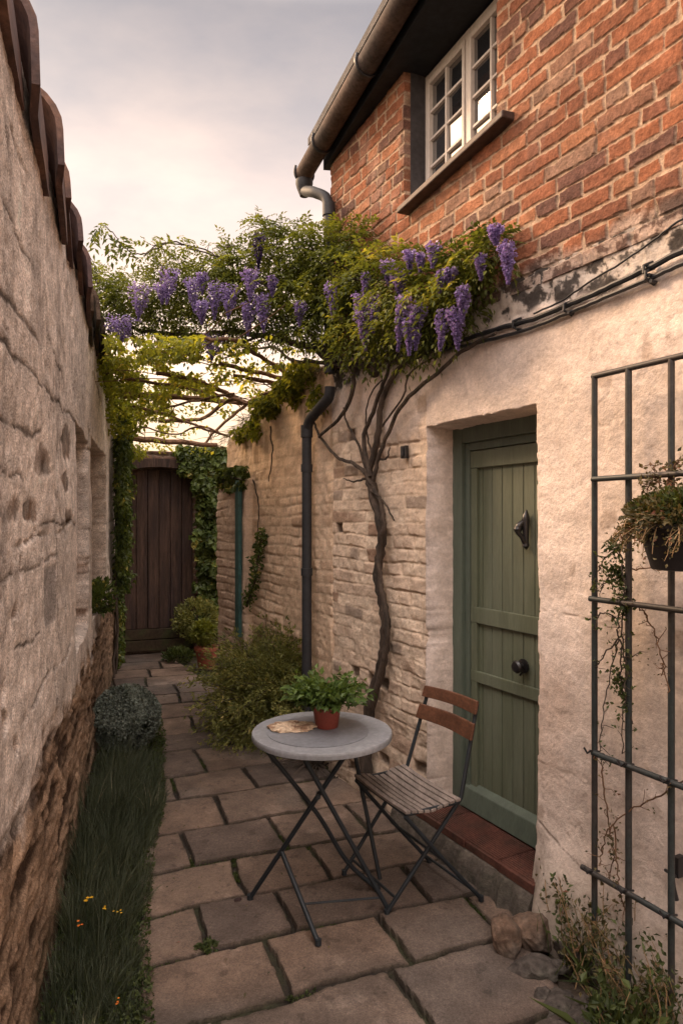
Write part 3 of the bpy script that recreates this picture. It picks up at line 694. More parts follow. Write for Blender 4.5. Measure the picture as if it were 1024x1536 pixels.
def build_eaves():
    d = GB-GA; A_ = GA+d*0; far = GA; near = GA+d*3.2
    def g(t): return GA+d*t
    # gutter: thick half round with rolled lip (reads as a full tube from below)
    n = 60; m = MB()
    P = [g(i/n*3.0) for i in range(n+1)]
    R = .060; hd = V([d[0], d[1], 0]); hd /= np.linalg.norm(hd); sd = V([-hd[1], hd[0], 0]); up = V([0, 0, 1.])
    vs = []; K = 17
    for p in P:
        for rr in (R, R-.006):
            for k in range(K):
                a = math.pi+math.radians(-12)+math.radians(204)*k/(K-1)
                vs.append(p+rr*(math.cos(a)*sd+math.sin(a)*up))
    fs = []
    for i in range(n):
        for k in range(K-1):
            o = i*2*K; q = (i+1)*2*K
            fs.append((o+k, q+k, q+k+1, o+k+1)); fs.append((o+K+k, o+K+k+1, q+K+k+1, q+K+k))
        for k in (0, K-1): o = i*2*K; q = (i+1)*2*K; fs.append((o+k, o+K+k, q+K+k, q+k))
    for o in (0, n*2*K):
        fs.append(tuple(o+k for k in range(K))+())
    m.add(vs, fs)
    gut = m.build('gutter', M['gutter'], cot, smooth=True)
    for t in (.0, .235, .70, 1.15, 1.6, 2.1):
        b = MB(); p = g(t+.01); vs = []
        b.tube([p+(R+.007)*(math.cos(a)*sd+math.sin(a)*up) for a in np.linspace(math.pi-.35, 2*math.pi+.35, 18)], .0085, 8)
        b.tube([p+(R+.007)*(math.cos(math.pi-.35)*sd+math.sin(math.pi-.35)*up), p+(R+.012)*(math.cos(math.pi-.6)*sd+math.sin(math.pi-.6)*up)], .009, 8)
        b.build('gutter_bracket', M['iron'], gut, smooth=True)
    # soffit + fascia + roof following the gutter line
    def e(t, o, z): p = g(t); return V([p[0], p[1], 0])+V([-sd[0], -sd[1], 0])*o+V([0, 0, p[2]+z])
    # side vector pointing toward house
    hs = -sd if (HP(0, -1, 0)-g(.5)) @ (-sd) > 0 else sd
    def e(t, o, z): p = g(t); return p+hs*o+up*z
    def w(t, n, z):    # matching point on house wall line
        p = g(t); u = float((p[:2]-H0) @ HU); return HP(u, n, ztop(u)+z), u
    m = MB(); T = [.14+i*.06 for i in range(48)]
    vs = []
    for t in T:
        wp, u = w(t, -.25, .003)
        vs += [e(t, R+.006, -.075), V([*wp[:2], wp[2]]), V([*wp[:2], wp[2]+.02]), e(t, R+.006, .10)]
    fs = [(i*4+j, i*4+(j+1) % 4, (i+1)*4+(j+1) % 4, (i+1)*4+j) for i in range(len(T)-1) for j in range(4)]+[(0, 1, 2, 3), tuple(4*(len(T)-1)+j for j in (3, 2, 1, 0))]
    m.add(vs, fs); m.build('soffit', M['fascia'], cot)
    m = MB(); vs = []
    for t in (.10, 3.0):
        p0 = e(t, -.02, .10); wp, u = w(t, -2.6, 2.1); vs += [p0, V([*wp[:2], wp[2]]), V([*wp[:2], wp[2]+.06]), p0+up*.05]
    m.add(vs, [(0, 1, 2, 3), (7, 6, 5, 4), (0, 4, 5, 1), (1, 5, 6, 2), (2, 6, 7, 3), (3, 7, 4, 0)]); m.build('roof', M['roof'], cot)
    # body of the house
    m = MB(); m.box(HP, -3.4, UC-.006, -2.6, -.41, -.1, 3.9)
    m.add([HP(UC-.006, -.41, 3.9), HP(UC-.006, -2.6, 3.9), HP(UC-.006, -2.6, 5.9)], [(0, 1, 2)]); m.build('gable_wall', M['mortar'], cot)
    # downpipe
    q = MB(); out = GA+up*(-.075)+d*.012
    a = out; z_ = lambda px, py, n: onh(px, py, n)
    pts = [GA+d*.012+up*-.05, a+up*-.045, z_(470, 288, .12), onh(488, 296, .08), onh(493, 312, .07), onh(494, 560, .07), onh(494, 592, .07), onh(484, 607, .07), onh(466, 628, .07), onh(460, 645, .07)]
    bot = onh(460, 645, .07).copy(); bot[2] = .02
    q.tube([pts[0], pts[1], pts[1]+(pts[2]-pts[1])*.2]+smoothpts(pts[2:5], 4), [.034]*20, 14)
    q.tube([pts[4], pts[5]], .033, 14); q.tube(smoothpts(pts[5:10], 5)[3:], .034, 14); q.tube([pts[9], bot], .0335, 14)
    for p in (pts[4], pts[9]): q.tube([p+up*.03, p-up*.05], .041, 14)
    for zz in (1.95, 1.25, .5): q.tube([V([bot[0], bot[1], zz+.025]), V([bot[0], bot[1], zz-.025])], .040, 14)
    q.lathe(out+up*-.03, [(.03, -.05), (.05, 0), (.058, .03), (.058, .055)], 16)
    q.build('downpipe', M['pipe'], cot, smooth=True)
build_lower(); build_upper(); build_door(); build_step(); build_window(); build_eaves()

# ================================================================== GARDEN WALL (continues the cottage wall)
def build_garden_wall():
    A = rng((UC+.003, 4.02, .0085)); B = rng((-.1, 2.6, .0085))
    top = lambda u: np.interp(u, [1.8, 2.2, 2.6, 3.0, 3.3, 3.9, 4.1], [2.63, 2.62, 2.60, 2.56, 2.48, 2.36, 2.26])+.02*fbm(u*5, u*0, 3, 9)
    def hf(u, z):
        d, i1, i2 = bricks(u, z, .074, .22, 15, .011); bf = ss(.002, .015, d)
        smear = ss(-.35, .3, fbm(u*2.5, z*2, 3, 120)+.6*ss(1.5, 2.3, z))
        h = (bf*(.005+.010*i1))*(1-.8*smear)+.014*fbm(u*5, z*5, 3, 121)+.005*fbm(u*20, z*20, 3, 122)+.02*fbm(u*1.3, z*1.3, 2, 123)
        pier = ss(3.29, 3.30, u)*ss(1.95, 1.94, z); h = h+.07*pier
        c = mixc((.78, .585, .425), (.64, .465, .33), i1); c = mixc(c, (.28, .17, .11), ss(.88, .93, i2)*.7)
        c = mixc((.54, .41, .30), c, bf); c = c*(1+.14*fbm(u*12, z*12, 4, 124)[..., None])
        c = mixc(c, (.64, .47, .33), smear*.6); st = ss(.2, .5, fbm(u*9, z*1.2, 3, 125))*ss(1.8, 2.3, z); c = mixc(c, (.27, .18, .11), st*.6)
        c = mixc(c, (.44, .34, .29), pier*.5); c = mixc(c, (.22, .18, .13), ss(.7, .0, z)*.6)
        return h, np.clip(c, .01, .8)
    o = sheet('garden_wall', hP, A, B, hf, M['plaster'], None, T=.38, top=top, loc=HP(3, 0, 0))
    tag(o, 'cream painted brick garden wall running from the cottage corner towards the gate', 'wall')
build_garden_wall()
# ---- end wall with gate
E0 = V([-2.66, 7.95]); EU = PE; EN = V([.356, -.934])
def EP(u, n, z): return V([E0[0]+EU[0]*u+EN[0]*n, E0[1]+EU[1]*u+EN[1]*n, z])
def one(px, n=0.0):
    p = hit(px, 780, E0, EN, n); return float((p[:2]-E0) @ EU)
def build_end():
    A = rng((-.4, 3.2, .014)); B = rng((-.1, 2.42, .014))
    g0, g1 = one(186), one(292)
    def arch(u): x = (u-(g0+g1)/2)/((g1-g0)/2); return 2.10+.13*np.sqrt(np.clip(1-x*x*.8, 0, 1))
    def hf(u, z):
        d, i1, i2 = bricks(u, z, .085, .24, 25, .010); bf = ss(.002, .018, d)
        h = bf*(.01+.02*i1)+.012*fbm(u*5, z*5, 3, 131)
        w = ss(0, .01, np.minimum(np.minimum(u-g0, g1-u), arch(u)-z)); h = h*(1-w)-.16*w
        c = mixc((.16, .095, .065), (.10, .06, .045), i1); c = mixc((.17, .13, .10), c, bf); return h, c*(1+.2*fbm(u*9, z*9, 3, 132)[..., None])
    o = sheet('end_wall', lambda u, n, z: (E0[0]+EU[0]*u+EN[0]*n, E0[1]+EU[1]*u+EN[1]*n, z), A, B, hf, M['brick'], None, T=.35, loc=EP(1, 0, 0))
    o.data.flip_normals(); tag(o, 'dark brick end wall around the wooden gate, mostly hidden by ivy', 'wall')
    gate = empty('garden_gate', EP((g0+g1)/2, -.1, 0), 'dark brown plank gate with arched top at the end of the path', 'gate')
    m = MB(); edges = np.linspace(g0+.012, g1-.012, 7); r = random.Random(4)
    for a, b in zip(edges[:-1], edges[1:]):
        dn = r.uniform(-.008, .008); a_, b_ = a+.003, b-.003
        m.hexa([EP(a_, -.12, .30), EP(b_, -.12, .30), EP(b_, -.07+dn, .30), EP(a_, -.07+dn, .30), EP(a_, -.12, arch(a_)-.03), EP(b_, -.12, arch(b_)-.03), EP(b_, -.07+dn, arch(b_)-.03), EP(a_, -.07+dn, arch(a_)-.03)])
    m.build('planks', M['gate'], gate, bevel=.005)
    for z0, z1 in ((.035, .165), (.175, .295)):
        m = MB(); m.box(EP, g0+.012, g1-.012, -.12, -.055, z0, z1); m.build('bottom_board', M['gatelow'], gate, bevel=.006)
    m = MB(); n = 16; us = np.linspace(g0-.04, g1+.06, n+1); vs = []
    for u in us: z = float(arch(np.clip(u, g0, g1))); vs += [EP(u, -.10, z), EP(u, .035, z), EP(u, .035, z+.10), EP(u, -.10, z+.10)]
    m.add(vs, [(i*4+j, i*4+(j+1) % 4, (i+1)*4+(j+1) % 4, (i+1)*4+j) for i in range(n) for j in range(4)]+[(0, 1, 2, 3), tuple(4*n+j for j in (3, 2, 1, 0))])
    m.build('arch_lintel', M['gate'], gate, smooth=True)
build_end()
# teal board on the pier
p = onh(360, 815, .085); m = MB(); uu = float((p[:2]-H0) @ HU)
m.box(HP, uu-.045, uu+.045, .082, .115, .62, 1.93)
tag(m.build('painted_post', M['teal'], loc=HP(uu, .08, .62), bevel=.004), 'narrow teal painted post fixed upright to the garden wall near the gate', 'post')

# ================================================================== LEAF TOOLS
def rvec(n, r=RNG):
    v = r.normal(size=(n, 3)); return v/np.linalg.norm(v, axis=1, keepdims=True)
def leafmesh(name, C, D, Nn, L, Wd, m, parent=None, rnd=None, loc=None, fold=.25, pre=None):
    """pointed folded leaves: C base, D axis, Nn approximate normal"""
    C = np.asarray(C); D = D/(np.linalg.norm(D, axis=1, keepdims=True)+1e-9); S = np.cross(D, Nn); S = S/(np.linalg.norm(S, axis=1, keepdims=True)+1e-9)
    N2 = np.cross(S, D); n = len(C); L = np.broadcast_to(L, n)[:, None]; Wd = np.broadcast_to(Wd, n)[:, None]
    mid = C+D*L*.45; tip = C+D*L-N2*L*.12
    v = np.stack([C, mid+S*Wd*.5+N2*Wd*fold, tip, mid-S*Wd*.5+N2*Wd*fold, mid-N2*Wd*.02], 1).reshape(-1, 3)
    b = (np.arange(n)*5)[:, None]
    F = np.concatenate([b+V([[0, 4, 1]]), b+V([[1, 4, 2]]), b+V([[0, 3, 4]]), b+V([[3, 2, 4]])], 0)
    if rnd is None: rnd = RNG.random(n)
    me = mesh_np(name, v, F, False, None, np.repeat(rnd, 5))
    return link(name, me, m, parent, loc)
def blob_pts(c, rad, n, shell=.55):
    d = rvec(n); r = (shell+(1-shell)*RNG.random(n))**.7
    return V(c)+d*V(rad)*r[:, None], d
def clumpy(C, D, keep=.6, s=9, seed=0):
    """thin out by noise so the crown has gaps"""
    k = fbm(C[:, 0]*s+C[:, 1]*s*.7, C[:, 2]*s-C[:, 1]*s*.5, 3, seed); o = k > np.quantile(k, 1-keep); return C[o], D[o], k[o]
def pinnate(C, D, Nn, L, leaflets=9):
    """compound leaves: returns leaflets arrays"""
    n = len(C); D = D/np.linalg.norm(D, axis=1, keepdims=True); S = np.cross(D, Nn); S /= np.linalg.norm(S, axis=1, keepdims=True)+1e-9
    oc, od, on, ol, orr = [], [], [], [], []
    rr = RNG.random(n)
    for i in range(leaflets):
        t = (i//2+1)/(leaflets//2+1); sgn = 1 if i % 2 else -1
        p = C+D*(L*t)[:, None]+V([0, 0, -1])*(L*t*t*.45)[:, None]
        if i == leaflets-1: d = D+V([0, 0, -.6])
        else: d = D*.55+S*sgn*.9+V([0, 0, -.25])
        oc.append(p); od.append(d+rvec(n)*.25); on.append(Nn+rvec(n)*.35); ol.append(L*.30*(1-.3*abs(t-.5))); orr.append(np.clip(rr+RNG.normal(size=n)*.10, 0, 1))
    return np.concatenate(oc), np.concatenate(od), np.concatenate(on), np.concatenate(ol), np.concatenate(orr)
def spread(start, dirs, n, ln, r0, seed, droop=0):
    """simple crooked twig polylines"""
    r = np.random.default_rng(seed); out = []
    for i in range(n):
        p = V(start, float); d = V(dirs, float)+r.normal(size=3)*.5; pts = [p]
        for k in range(5): d = d+r.normal(size=3)*.25+V([0, 0, -droop]); d /= np.linalg.norm(d); p = p+d*ln/5; pts.append(p)
        out.append(pts)
    return out

# ================================================================== WISTERIA
def build_wisteria():
    root = empty('wisteria', ong(548, 1178)*V([1, 1, 0]), 'wisteria in bloom with twisted trunk on the cottage wall and lilac flowers over the alley', 'climber')
    H = lambda px, py, n=.04: onh(px, py, n)
    t = MB()
    tr = smoothpts([H(548, 1180, .06), H(552, 1075, .05), H(572, 1000), H(577, 930), H(566, 860), H(573, 800), H(560, 745), H(552, 705)], 8)
    t.tube(wiggle(tr, .006, 1), [.040, .034, .030, .028, .025, .027, .030, .028], 10)
    t.tube(wiggle(smoothpts([H(556, 1060, .08), H(580, 960, .07), H(572, 880, .07), H(568, 830, .07), H(575, 770, .06), H(552, 715, .06)], 8), .006, 2), [.014, .015, .013, .014, .012, .013], 8)
    t.build('trunk', M['bark'], root, smooth=True)
    specs = [([(552, 712), (566, 655), (573, 600), (598, 552), (640, 520)], .020, .012), ([(556, 715), (545, 660), (562, 610), (580, 560), (590, 530)], .015, .008),
             ([(560, 720), (570, 680), (600, 612), (645, 568), (700, 522), (745, 498)], .013, .008), ([(553, 716), (530, 695), (505, 685), (480, 655), (470, 630)], .013, .007),
             ([(550, 712), (538, 670), (520, 635), (516, 612)], .009, .005), ([(478, 655), (510, 625), (528, 590), (530, 545)], .009, .016),
             ([(560, 690), (550, 650), (552, 600), (572, 570)], .006, .004), ([(572, 640), (602, 600), (615, 560), (650, 535)], .006, .004),
             ([(556, 735), (575, 752), (590, 780)], .007, .004), ([(548, 718), (530, 722), (515, 718)], .008, .003), ([(565, 690), (580, 686), (584, 672)], .008, .003)]
    for i, (pp, a, b) in enumerate(specs):
        m = MB(); m.tube(wiggle(smoothpts([H(x, y, .045+.01*(i % 3)) for x, y in pp], 6), .004, i+10), [a, b], 8); m.build('stem', M['bark'], root, smooth=True)
    # branches over the alley
    over = [[(505, 548, 4.25), (470, 522, 4.35), (430, 512, 4.5), (360, 498, 4.7), (280, 502, 4.8), (220, 498, 4.9), (165, 480, 5.0)],
            [(560, 545, 4.0), (520, 545, 4.15), (480, 520, 4.3), (440, 470, 4.4), (380, 430, 4.6)],
            [(640, 530, 3.45), (590, 540, 3.75), (540, 548, 4.0), (505, 548, 4.25)],
            [(560, 560, 3.85), (555, 510, 3.9), (500, 470, 4.1), (440, 430, 4.3), (330, 420, 4.6)],
            [(640, 530, 3.4), (650, 480, 3.3), (690, 440, 3.1), (740, 390, 2.95)], [(430, 512, 4.5), (400, 500, 4.6), (350, 520, 4.7), (310, 530, 4.9)],
            [(520, 545, 4.15), (440, 540, 4.6), (400, 520, 4.9), (330, 540, 5.3)]]
    for i, pp in enumerate(over):
        m = MB(); m.tube(wiggle(smoothpts([at(*q) for q in pp], 6), .012, i+40), [.026, .012] if i < 5 else [.014, .006], 8); m.build('branch', M['bark'], root, smooth=True)
    # long shoots against the sky
    shoots = [[(400, 372, 4.5), (355, 388, 4.5), (300, 378, 4.5), (262, 362, 4.5), (240, 370, 4.5), (210, 382, 4.5), (186, 372, 4.5), (172, 352, 4.5), (150, 335, 4.5)],
              [(350, 400, 4.5), (300, 372, 4.6), (240, 366, 4.6), (215, 385, 4.6)], [(395, 360, 4.4), (398, 335, 4.4), (402, 322, 4.4)], [(440, 370, 4.3), (428, 345, 4.3), (405, 335, 4.3)],
              [(530, 370, 4.1), (528, 345, 4.1), (520, 335, 4.1)], [(265, 390, 4.7), (240, 372, 4.7), (222, 365, 4.7)], [(470, 380, 4.2), (462, 350, 4.2), (455, 342, 4.2)]]
    SP = []
    for i, pp in enumerate(shoots):
        s = wiggle(smoothpts([at(*q) for q in pp], 6), .006, i+70); SP.append(s)
        m = MB(); m.tube(s, [.006, .003], 6); m.build('shoot', M['bark'], root, smooth=True)
    # leaf clumps   (px,py,Y,rx m,rz m,n)
    cl = [(400, 345, 4.35, .10, .09, 60), (440, 375, 4.3, .22, .16, 190), (497, 380, 4.15, .22, .17, 230), (545, 372, 3.95, .16, .12, 150), (500, 420, 4.15, .24, .17, 230),
          (560, 420, 3.78, .22, .16, 260), (610, 430, 3.48, .18, .16, 240), (655, 430, 3.26, .15, .13, 200), (690, 410, 3.08, .10, .11, 110), (722, 385, 2.98, .08, .07, 90), (745, 372, 2.92, .06, .045, 50),
          (690, 455, 3.12, .09, .10, 90), (650, 480, 3.3, .14, .09, 130), (600, 495, 3.55, .17, .09, 160), (550, 500, 3.85, .17, .10, 150), (500, 470, 4.1, .22, .13, 200),
          (450, 440, 4.3, .24, .17, 230), (400, 415, 4.45, .24, .17, 220), (350, 425, 4.6, .22, .17, 190), (300, 432, 4.7, .22, .15, 175), (250, 440, 4.75, .24, .15, 175),
          (200, 438, 4.85, .22, .13, 160), (150, 432, 4.95, .17, .11, 120), (180, 465, 4.9, .18, .13, 140), (240, 478, 4.8, .2, .10, 120), (310, 490, 4.75, .2, .10, 110), (380, 480, 4.6, .2, .1, 120),
          (440, 490, 4.4, .18, .09, 110), (350, 395, 4.55, .10, .10, 60), (250, 398, 4.7, .10, .06, 45), (310, 395, 4.6, .12, .05, 35), (130, 412, 5.0, .10, .08, 50), (340, 370, 4.5, .05, .05, 18)]
    LC, LD, LN_ = [], [], []
    for (px, py, Y, rx, rz, n) in cl:
        c = at(px, py, Y); P, d = blob_pts(c, (rx, rx*.95, rz), int(n*1.15), .2)
        hd = (P[:, 0]-H0[0])*HN[0]+(P[:, 1]-H0[1])*HN[1]; ok = hd > .03
        LC.append(P[ok]); LD.append((d*.8+rvec(len(d))*.5+V([0, 0, -.1]))[ok]); LN_.append((rvec(len(d))*.5+V([0, 0, 1.]))[ok])
    for s in SP:
        for q in s[::2]:
            k = 2; LC.append(q+rvec(k)*.01); LD.append(rvec(k)+V([0, 0, -.3])); LN_.append(rvec(k)*.4+V([0, 0, 1.]))
    C = np.concatenate(LC); D = np.concatenate(LD); Nn = np.concatenate(LN_)
    L = .075+.085*RNG.random(len(C))
    c, d, n, l, rr = pinnate(C, D, Nn, L, 9)
    hd = (c[:, 0]-H0[0])*HN[0]+(c[:, 1]-H0[1])*HN[1]; ok = hd > .035
    k = fbm(c[:, 0]*5+c[:, 1]*3, c[:, 2]*6, 3, 7)
    rr = np.clip(.42*rr+.35+k*.55, 0, 1)
    leafmesh('foliage', c[ok], d[ok], n[ok], l[ok], l[ok]*.42, LM['wist'], root, rr[ok])
    # terminal big leaf against the sky
    C = V([at(152, 338, 4.5), at(176, 352, 4.5), at(160, 345, 4.5), at(145, 340, 4.5)]); D = V([[-.6, 0, -.5], [.7, 0, -.9], [.2, .2, -1], [-.2, .2, -1.]])
    c, d, n, l, rr = pinnate(C, D, V([[0, -1., .4]]*4), V([.10, .15, .14, .12]), 11); leafmesh('foliage', c, d, n, l*1.6, l*.62, LM['wist'], root, rr*.4)
    # tendrils of bare twig
    m = MB(); r = np.random.default_rng(4)
    for (px, py, Y, rx, rz, n) in cl:
        for q in range(4):
            c0 = at(px, py, Y); pts = [c0]; dd = V([r.normal(), r.normal()*.5, r.normal()*.6]); dd /= np.linalg.norm(dd); pp = c0
            for j in range(5): dd = dd+r.normal(size=3)*.35; dd /= np.linalg.norm(dd); pp = pp+dd*rx*.28; pts.append(pp)
            if min((q_[0]-H0[0])*HN[0]+(q_[1]-H0[1])*HN[1] for q_ in pts) > .03: m.tube(pts, [.005, .002], 5, cap=False)
    m.build('twigs', M['bark'], root, smooth=True)['kind'] = 'stuff'
    # racemes (px,py of the middle, Y, length px, tilt)
    rc = [(182, 495, 4.7, 40, 28), (212, 452, 4.65, 44, 16), (256, 430, 4.6, 46, 16), (240, 440, 4.6, 30, 10), (288, 442, 4.55, 50, 13), (303, 425, 4.55, 34, 9), (303, 468, 4.5, 36, 9), (325, 450, 4.5, 44, 12), (345, 452, 4.45, 48, 13), (378, 428, 4.35, 50, 14),
          (392, 470, 4.35, 46, 12), (372, 478, 4.4, 40, 11), (408, 430, 4.3, 30, 8), (320, 520, 4.7, 34, 16), (497, 452, 3.95, 44, 10), (541, 470, 3.65, 42, 9), (562, 470, 3.58, 46, 9), (544, 495, 3.62, 46, 10),
          (606, 482, 3.32, 58, 10), (627, 488, 3.26, 50, 10), (613, 505, 3.3, 46, 8), (666, 495, 3.14, 46, 8), (682, 492, 3.08, 46, 9), (695, 455, 3.02, 46, 9), (760, 394, 2.83, 50, 10), (742, 352, 2.85, 24, 10),
          (650, 382, 3.16, 26, 9), (630, 393, 3.24, 24, 5), (613, 392, 3.3, 24, 5), (662, 422, 3.1, 24, 5), (675, 415, 3.08, 20, 8), (548, 425, 3.66, 26, 5), (388, 375, 4.3, 40, 9), (580, 410, 3.52, 30, 9), (720, 400, 2.92, 26, 6), (598, 425, 3.42, 30, 10), (450, 470, 4.15, 34, 9)]
    for i, (px, py, Y, lp, wp) in enumerate(rc):
        Y = Y-(.10 if px > 470 else .14); c = at(px, py, Y); Lr = lp/1024*Y*((1.15 if px > 470 else .95)+.35*RNG.random()); R = wp/1024*Y*((.85 if px > 470 else .7)+.3*RNG.random())
        hd = (c[0]-H0[0])*HN[0]+(c[1]-H0[1])*HN[1]
        if hd < R+.03: c = c+V([HN[0], HN[1], 0])*(R+.03-hd)
        n = int(260+lp*5+R*3800); t = RNG.random(n)**.85; ang = RNG.random(n)*2*math.pi
        prof = np.sin(np.clip(t*1.0+.08, 0, 1)**.55*math.pi)**.7*(1-.5*t)
        rad = R*1.15*prof*np.sqrt(RNG.random(n))*(1+.3*np.sin(ang*3+t*9+i))
        sway = (RNG.random(2)-.5)*.25
        P = np.stack([c[0]+rad*np.cos(ang)+sway[0]*Lr*t, c[1]+rad*np.sin(ang)+sway[1]*Lr*t, c[2]+Lr*.5-Lr*t], 1)
        D = np.stack([np.cos(ang), np.sin(ang), -.5*np.ones(n)], 1)+rvec(n)*.6; sz = (.010+.010*RNG.random(n))*(1-.4*t)
        rr = np.clip(RNG.random(n)*.75+.35*(1-t)-.05, 0, 1)
        leafmesh('flower_cluster', P, D, rvec(n), sz, sz*.95, LM['petald'] if i == 32 else LM['petal'], root, rr, fold=.4)
    return root
build_wisteria()

# ================================================================== GOLDEN VINE roof behind
def build_vine():
    root = empty('climbing_vine', LP(7.2, .1, 0), 'golden leaved vine on bare branches roofing the far end of the alley', 'climber')
    Z = lambda px, py, z=2.70: ong(px, py, z) if py > 780 else at(px, py, (z-EYE)*1024/(780-py))
    br = [([(180, 655), (250, 662), (325, 668)], 2.50, .030), ([(185, 592), (260, 596), (330, 602), (372, 606)], 2.62, .022), ([(372, 606), (330, 585), (290, 570), (235, 560)], 2.62, .016),
          ([(240, 632), (300, 628), (345, 600), (368, 606)], 2.58, .016), ([(470, 548), (440, 568), (380, 558), (330, 545)], 2.70, .016), ([(455, 585), (400, 572), (350, 562)], 2.66, .014),
          ([(430, 560), (390, 535), (350, 512), (300, 508)], 2.72, .013), ([(200, 610), (260, 625), (320, 648), (345, 655)], 2.55, .012), ([(345, 655), (300, 640), (262, 652), (215, 640)], 2.5, .009),
          ([(300, 672), (330, 640), (370, 606), (400, 590), (440, 578)], 2.58, .013), ([(185, 640), (240, 615), (310, 598), (350, 590)], 2.57, .010), ([(190, 570), (260, 578), (320, 590), (365, 600)], 2.64, .010)]
    allp = []
    for i, (pp, z, r) in enumerate(br):
        s = wiggle(smoothpts([Z(x, y, z) for x, y in pp], 6), .008, i); m = MB(); m.tube(s, [r*1.25, r*.85], 8); m.build('branch', M['barkw'], root, smooth=True); allp += s
    r = np.random.default_rng(9); m = MB()
    for q in allp[::3]:
        for k in range(1):
            d = V([r.normal(), r.normal(), r.normal()*.25]); d /= np.linalg.norm(d); p = q; pts = [p]
            for j in range(4): d = d+r.normal(size=3)*.3; d[2] *= .6; p = p+d*.10; pts.append(p)
            m.tube(pts, [.005, .002], 5, cap=False)
    m.build('twigs', M['barkw'], root, smooth=True)['kind'] = 'stuff'
    # leaves: dense on the left, open in the middle
    C, D, S = [], [], []
    reg = [(160, 300, 505, 590, 2.78, 3600, .8), (165, 260, 590, 690, 2.62, 3000, .8), (260, 420, 500, 560, 2.78, 900, .5), (260, 360, 590, 665, 2.6, 420, .3), (180, 330, 668, 692, 2.52, 900, .9),
           (300, 400, 560, 600, 2.66, 500, .3), (400, 480, 520, 560, 2.75, 500, .5), (230, 330, 560, 600, 2.68, 900, .7)]
    for (x0, x1, y0, y1, z, n, kf) in reg:
        px = x0+(x1-x0)*RNG.random(n); py = y0+(y1-y0)*RNG.random(n); zz = z+(RNG.random(n)-.5)*.30
        Y = (zz-EYE)*1024/(780-py); P = np.stack([(px-512)/1024*Y, Y, zz], 1)
        k = fbm(px*.045, py*.06, 3, 5); P = P[k > np.quantile(k, .28+.35*(1-kf))]; P = P[P[:, 1] < 8.6]; C.append(P)
    # hanging mass at the left wall and over the gate
    for (px, py, Y, rx, ry, rz, n) in [(180, 560, 5.4, .2, .5, .2, 900), (185, 620, 6.5, .18, .5, .25, 1000), (195, 678, 7.5, .2, .3, .10, 400), (176, 690, 7.6, .10, .3, .3, 500)]:
        P, d = blob_pts(at(px, py, Y), (rx, ry, rz), n, .3); C.append(P)
    C = np.concatenate(C); n = len(C); D = rvec(n)+V([0, 0, -.4]); sz = .030+.028*RNG.random(n)
    k = fbm(C[:, 0]*4, C[:, 1]*3+C[:, 2]*5, 3, 8)
    leafmesh('foliage', C, D, rvec(n)*.7+V([0, 0, .8]), sz, sz*.6, LM['gold'], root, np.clip(RNG.random(n)*.6+.25+k*.5, 0, 1))
build_vine()

# ================================================================== IVY ETC
def ivy(name, label, cat, boxes, m, size=.04, loc=None, stemboxes=None, outn=None, group=None):
    root = empty(name, loc, label, cat, group); C, N2 = [], []
    for (F, u0, u1, n0, n1, z0, z1, n, seed) in boxes:
        u = u0+(u1-u0)*RNG.random(n); z = z0+(z1-z0)*RNG.random(n)
        e = np.minimum(np.minimum(u-u0, u1-u)/(abs(u1-u0)*.5), 1); k = fbm(u*7, z*5, 3, seed)*.5+.5
        ok = (e+k*.9) > .55
        u, z, k = u[ok], z[ok], k[ok]; nn = n0+(n1-n0)*(k**1.0)*np.sqrt(RNG.random(len(u)))
        P = V([F(a, b, c) for a, b, c in zip(u, nn, z)]); C.append(P)
        N2.append(np.tile(F(0, 1, 0)-F(0, 0, 0), (len(u), 1)))
    C = np.concatenate(C); NN = np.concatenate(N2); n = len(C); D = rvec(n)*.7+V([0, 0, -.8])+NN*.3; sz = size*(.6+.8*RNG.random(n))
    k = fbm(C[:, 0]*6+C[:, 1]*5, C[:, 2]*6, 3, 8)
    leafmesh('foliage', C, D, NN+rvec(n)*.55, sz, sz*.85, m, root, np.clip(RNG.random(n)*.6+.2+k*.6, 0, 1))
    return root
r_ = ivy('ivy', 'ivy hanging down the far end of the left stone wall beside the gate', 'ivy',
         [(LP, 6.8, 8.0, .02, .26, .9, 2.75, 5200, 1), (LP, 7.4, 8.1, .02, .13, .0, 1.2, 1300, 2)], LM['ivy'], .05, LP(7.5, 0, 0))
m = MB()
for i in range(5): m.tube(wiggle(smoothpts([LP(7.2+.17*i, .03, 0), LP(7.25+.16*i, .05, .8), LP(7.3+.13*i, .04, 1.6), LP(7.35+.12*i, .05, 2.4)], 5), .02, i), [.014, .006], 6)
m.build('stem', M['bark'], r_, smooth=True)
r_ = ivy('ivy', 'dense dark green ivy climbing the brick between the gate and garden wall', 'ivy',
         [(EP, one(286), one(345)+.12, .02, .34, .25, 2.38, 6500, 5), (EP, one(262), one(345), .0, .22, 2.15, 2.50, 1500, 6)], LM['ivy'], .065, EP(one(320), 0, 0))
m = MB()
for i in range(4): m.tube(wiggle(smoothpts([EP(one(305)+.09*i, .03, 0), EP(one(303)+.1*i, .05, .9), EP(one(303)+.11*i, .05, 2.2)], 5), .02, i), [.014, .006], 6)
m.build('stem', M['bark'], r_, smooth=True)
r_ = ivy('ivy', 'small clump of ivy topping the pier above the teal post', 'ivy', [(HP, 3.22, 3.85, .02, .20, 1.86, 2.06, 1300, 8)], LM['ivy'], .045, HP(3.5, .1, 1.9))
m = MB(); m.tube(wiggle(smoothpts([HP(3.85, .09, 1.96), HP(3.6, .12, 1.97), HP(3.3, .10, 1.93)], 5), .01, 1), [.01, .005], 6); m.build('stem', M['bark'], r_, smooth=True)
